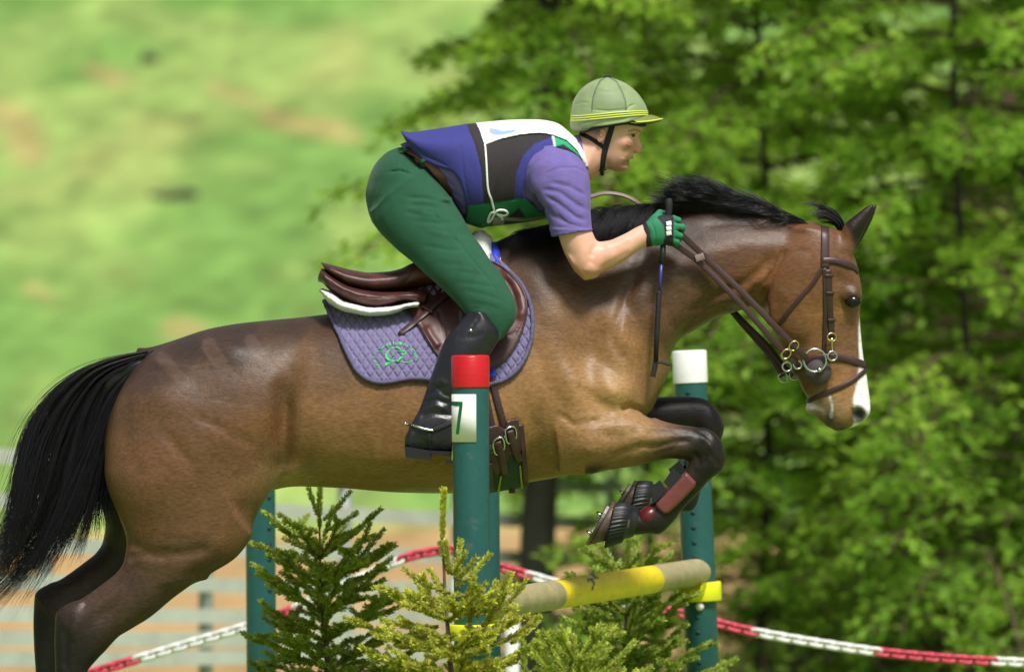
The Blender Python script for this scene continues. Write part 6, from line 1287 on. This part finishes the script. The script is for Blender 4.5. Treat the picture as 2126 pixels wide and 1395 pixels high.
tube('piping', rows[3], .0028, M_lemon, peak, k=6, ref=(0, 0, 1))
FR = fbox(1170, 150, 1360, 285, -.13, .13, .0035); FR.add(hel(-.006)); FR.keep2d([(1190, 250), (1350, 240), (1346, 262), (1330, 263), (1300, 259), (1270, 264), (1240, 268), (1215, 276), (1200, 278)], -.06, .003); V, Q = FR.mesh(1); npmesh('inner_rim', V, Q, M_webb, helmet)
b = P(1261, 161, 0); F = Field(np.array(b) - .03, np.array(b) + .03, .0025); F.add(Ell(b, (.014, .014, .006))); V, Q = F.mesh(1); npmesh('button', V, Q, M_webb, helmet)
def hstrap(px, w):
    pts, nr = drape([BBVH], resample(catmull(px, 6), 3), .0015, ysmooth=3); wv = w * DIST / FPX; o = strap('chin_strap', pts, nr, wv, .0028, M_webb, helmet); strap('chin_strap', pts * (1, -1, 1), nr * (1, -1, 1), wv, .0028, M_webb, helmet)
hstrap([(1271, 262), (1264, 285), (1257, 308), (1252, 330), (1250, 352)], 12); hstrap([(1203, 276), (1222, 286), (1240, 297), (1256, 308)], 8.5)
pts, nr = drape([BBVH], [(1250, 351)], .001); c = pts[0]; tube('strap_slide', np.array([c + (-.012, 0, -.003), c + (.012, 0, .001)]), .0042, M_webb, helmet, k=8)
tube('chin_strap', np.array([c, c * (1, .6, 1) - (0, 0, .012), c * (1, 0, 1) - (0, 0, .016), c * (1, -.6, 1) - (0, 0, .012), c * (1, -1, 1)]), .006, M_webb, helmet, k=8, ref=(1, 0, 0))
# --- gloves
def glove(s):
    F = Field(np.array(P(1310, 530, 0)) + (0, .12 if s > 0 else -.30, 0), np.array(P(1440, 425, 0)) + (0, .30 if s > 0 else -.12, 0), .0026); y = .2 * s
    F.add(Loft((1338, 490), (1402, 478), top=[(1334, 466), (1345, 458), (1362, 449), (1380, 446), (1398, 448), (1404, 456)], bot=[(1345, 513), (1355, 511), (1370, 510), (1386, 509), (1400, 506), (1404, 500)], w=[(0, .030), (.4, .036), (.8, .036), (1, .024)], y=y, n=2.4))
    for (u0, v0), (u1, v1), rr in [((1397, 454), (1408, 458), .0105), ((1399, 468), (1416, 472), .0112), ((1398, 485), (1412, 490), .0105), ((1395, 499), (1405, 502), .0098)]:
        a, b, c_, d = P(u0, v0, y + s * .018), P(u1, v1, y + s * .012), P(u1 - 1, v1 + 5, y - s * .022), P(u1 - 16, v1 + 4, y - s * .036)
        F.add(Caps(a, b, rr + .001, rr), .004); F.add(Caps(b, c_, rr, rr * .95), .003); F.add(Caps(c_, d, rr * .95, rr * .85), .003)
    F.add(Caps(P(1356, 458, y - s * .01), P(1370, 443, y - s * .026), .014, .012), .008); F.add(Caps(P(1370, 443, y - s * .026), P(1388, 446, y - s * .04), .012, .010), .003)
    for pts in ([(1353, 462), (1360, 485), (1360, 510)], [(1346, 470), (1352, 490), (1352, 510)]): F.crease(pts, 2.0, .0025, y=y, side=(-1 if s < 0 else 0))
    for vv0 in (462, 478, 494): F.crease([(1398, vv0), (1408, vv0 + 1), (1418, vv0 + 2)], 1.5, .004, y=y, side=(-1 if s < 0 else 0), ends=.05)
    V, Q = F.mesh(1); return V, Q
for s in (-1, 1):
    V, Q = glove(s); u, v = toUV(V); vc = np.tile(lin((42, 128, 92)), (len(V), 1)); ns = (V[:, 1] < -.19)[:, None] if s < 0 else (V[:, 1] > .19)[:, None]
    vmix(lin((36, 33, 38)), inpoly([(1364, 452), (1372, 446), (1392, 442), (1399, 450), (1398, 512), (1374, 514), (1381, 490), (1378, 468)], .8) * ns); vmix(lin((36, 33, 38)), inpoly([(1330, 455), (1341, 460), (1350, 480), (1354, 514), (1330, 520)], .8)); go = npmesh('glove', V, Q, M_glove, person, col=vc)
    if s < 0:
        GBV = bvh_of(V, Q)
        for dv in (0, 10, 20):
            pts, nr = drape([GBV], resample(np.array([(1388, 460 + dv), (1389.5, 468.5 + dv)], float), 2), .0012); strap('reflective_patch', pts, nr, 11 * k0, .0012, M_whitetape, go)
# --- riding boots, spurs
for s in (-1, 1):
    F = Field(np.array(P(820, 990, 0)) + (0, .27 if s > 0 else -.47, 0), np.array(P(1060, 630, 0)) + (0, .47 if s > 0 else -.27, 0), .0042); F.add(bootleg(s, .002)); F.add(bootfoot(s), .02)
    F.keep2d([(700, 640), (969, 650), (985, 646), (1006, 649), (1022, 661), (1033, 680), (1040, 702), (1060, 760), (1060, 1000), (700, 1000)], .36 * s, .003)
    for pts, sg, am in [([(1000, 652), (985, 672), (966, 700)], 1.8, .003), ([(880, 836), (905, 828), (935, 838)], 4, .006), ([(874, 852), (905, 842), (930, 850)], 4, -.005), ([(884, 822), (910, 808), (925, 796)], 4, .005), ([(905, 800), (925, 820), (938, 822)], 4, .005), ([(870, 866), (900, 858), (940, 862)], 4, .005), ([(895, 795), (915, 790), (930, 800)], 5, -.004), ([(945, 700), (985, 700), (1010, 690)], 5, .002)]: F.crease(pts, sg, am, y=.37 * s, side=0)
    V, Q = F.mesh(1); bo = npmesh('riding_boot', V, Q, M_blkleather, person); bb = bvh_of(V, Q); yy = .385 * s
    for nm, poly, w in (('heel', [(840, 926), (898, 936), (896, 955), (842, 949)], .036), ('sole', [(894, 935), (1000, 940), (1020, 938), (1012, 948), (930, 947), (894, 942)], .040)):
        q = np.concatenate([[tuple(P(a, b, yy - w)) for a, b in poly], [tuple(P(a, b, yy + w)) for a, b in poly]]); m = len(poly); Fq = [(i, (i+1) % m, m + (i+1) % m, m + i) for i in range(m)]; me = bpy.data.meshes.new(nm); me.from_pydata([tuple(x) for x in q], [], Fq + [tuple(range(m))[::-1], tuple(range(m, 2*m))]); me.materials.append(M_black); oo = bpy.data.objects.new(nm, me); COL.objects.link(oo); keep(oo, bo)
    if s < 0:
        pts, nr = drape([bb], [(978, 687)], .002); c = pts[0]; F = Field(c - .014, c + .014, .002); F.add(Ell(c, (.006, .004, .006))); V, Q = F.mesh(1); npmesh('stud_button', V, Q, M_steel, bo)
        for px in ([(898, 893), (915, 887), (940, 876)], [(893, 895), (891, 915), (893, 938)]): pts, nr = drape([bb], resample(catmull(px, 5), 3), .001, ysmooth=2); strap('spur_strap', pts, nr, 9 * k0, .004, M_webb, bo)
    sp = empty('spur', P(850, 882, yy)); tag(sp, 'steel spur on the heel of the ' + ('nearer' if s < 0 else 'farther') + ' riding boot', 'spur')
    w = .045; a = np.array([tuple(P(900, 894, yy - w)), tuple(P(880, 890, yy - w)), tuple(P(862, 884, yy - w * .8)), tuple(P(852, 882, yy)), tuple(P(862, 884, yy + w * .8)), tuple(P(880, 890, yy + w)), tuple(P(900, 894, yy + w))]); tube('yoke', catmull(a, 5), .0042, M_steel, sp, k=8, ref=(0, 0, 1))
    tube('neck', np.array([P(853, 882, yy), P(846, 880, yy - .03 * (1 if s < 0 else -1)), P(840, 880, yy - .045 * (1 if s < 0 else -1))]), .0045, M_steel, sp, k=8, ref=(0, 0, 1))
    # stirrup
    st_ = empty('stirrup', P(945, 960, yy)); tag(st_, 'steel stirrup iron under the ' + ('nearer' if s < 0 else 'farther') + ' boot', 'stirrup')
    arch = [(940, 956, -.055), (942, 930, -.060), (946, 895, -.05), (950, 868, -.018), (950, 862, 0), (950, 868, .018), (946, 895, .05), (942, 930, .060), (940, 956, .055)]; tube('arch', catmull([tuple(P(a_, b_, yy + c_)) for a_, b_, c_ in arch], 5), .006, M_steel, st_, k=8, ref=(1, 0, 0))
    pl = np.array([P(940, 958, yy - .06), P(940, 958, yy + .06)]); V, Q, T = sweep(pl, [(-.022, -.006), (.022, -.006), (.022, .006), (-.022, .006)], ref=(0, 0, 1)); npmesh('tread', V, [Q, T], M_black, st_, smooth=False)
    fstrap('leather', [(960, 640, s * .27), (955, 750, s * .30), (950, 862, yy)], 14, .004, M_lea2, st_, (0, s, .1))

# --- whip
whip = empty('riding_whip', P(1375, 600, -.2)); tag(whip, 'short black and blue jumping whip held in the gloved hand against the neck', 'whip')
W = lambda *p: np.array([tuple(P(u, v, -.205)) for u, v in p])
tube('handle', W((1388, 412), (1388.5, 415), (1389, 428), (1388, 446), (1384, 480)), .011, M_webb, whip, k=12, scale=[.6, 1, 1.05, .95, .6])
tube('grip', W((1377, 505), (1376, 530), (1373.5, 546)), .0088, M_black, whip, k=10); tube('shaft', W((1373.5, 546), (1371, 580), (1369.5, 606)), .0056, make_mat('blue_shaft', (54, 58, 128), rough=.35, var=.3, scale=120, stretch=(1, 1, 3)), whip, k=10)
tube('lash_sleeve', W((1369.5, 604), (1368.5, 608), (1364, 690), (1361.5, 750)), .0085, M_webb, whip, k=10, scale=[.8, 1, 1, .9])
for nm, p in (('flapper', [(1362, 746), (1358, 768), (1355, 782)]), ('side_tongue', [(1360, 752), (1375, 753), (1392, 758)])): strap(nm, catmull(W(*p), 5), (0.2, -1, .4), .017 if nm == 'flapper' else .009, .004, M_webb, whip)
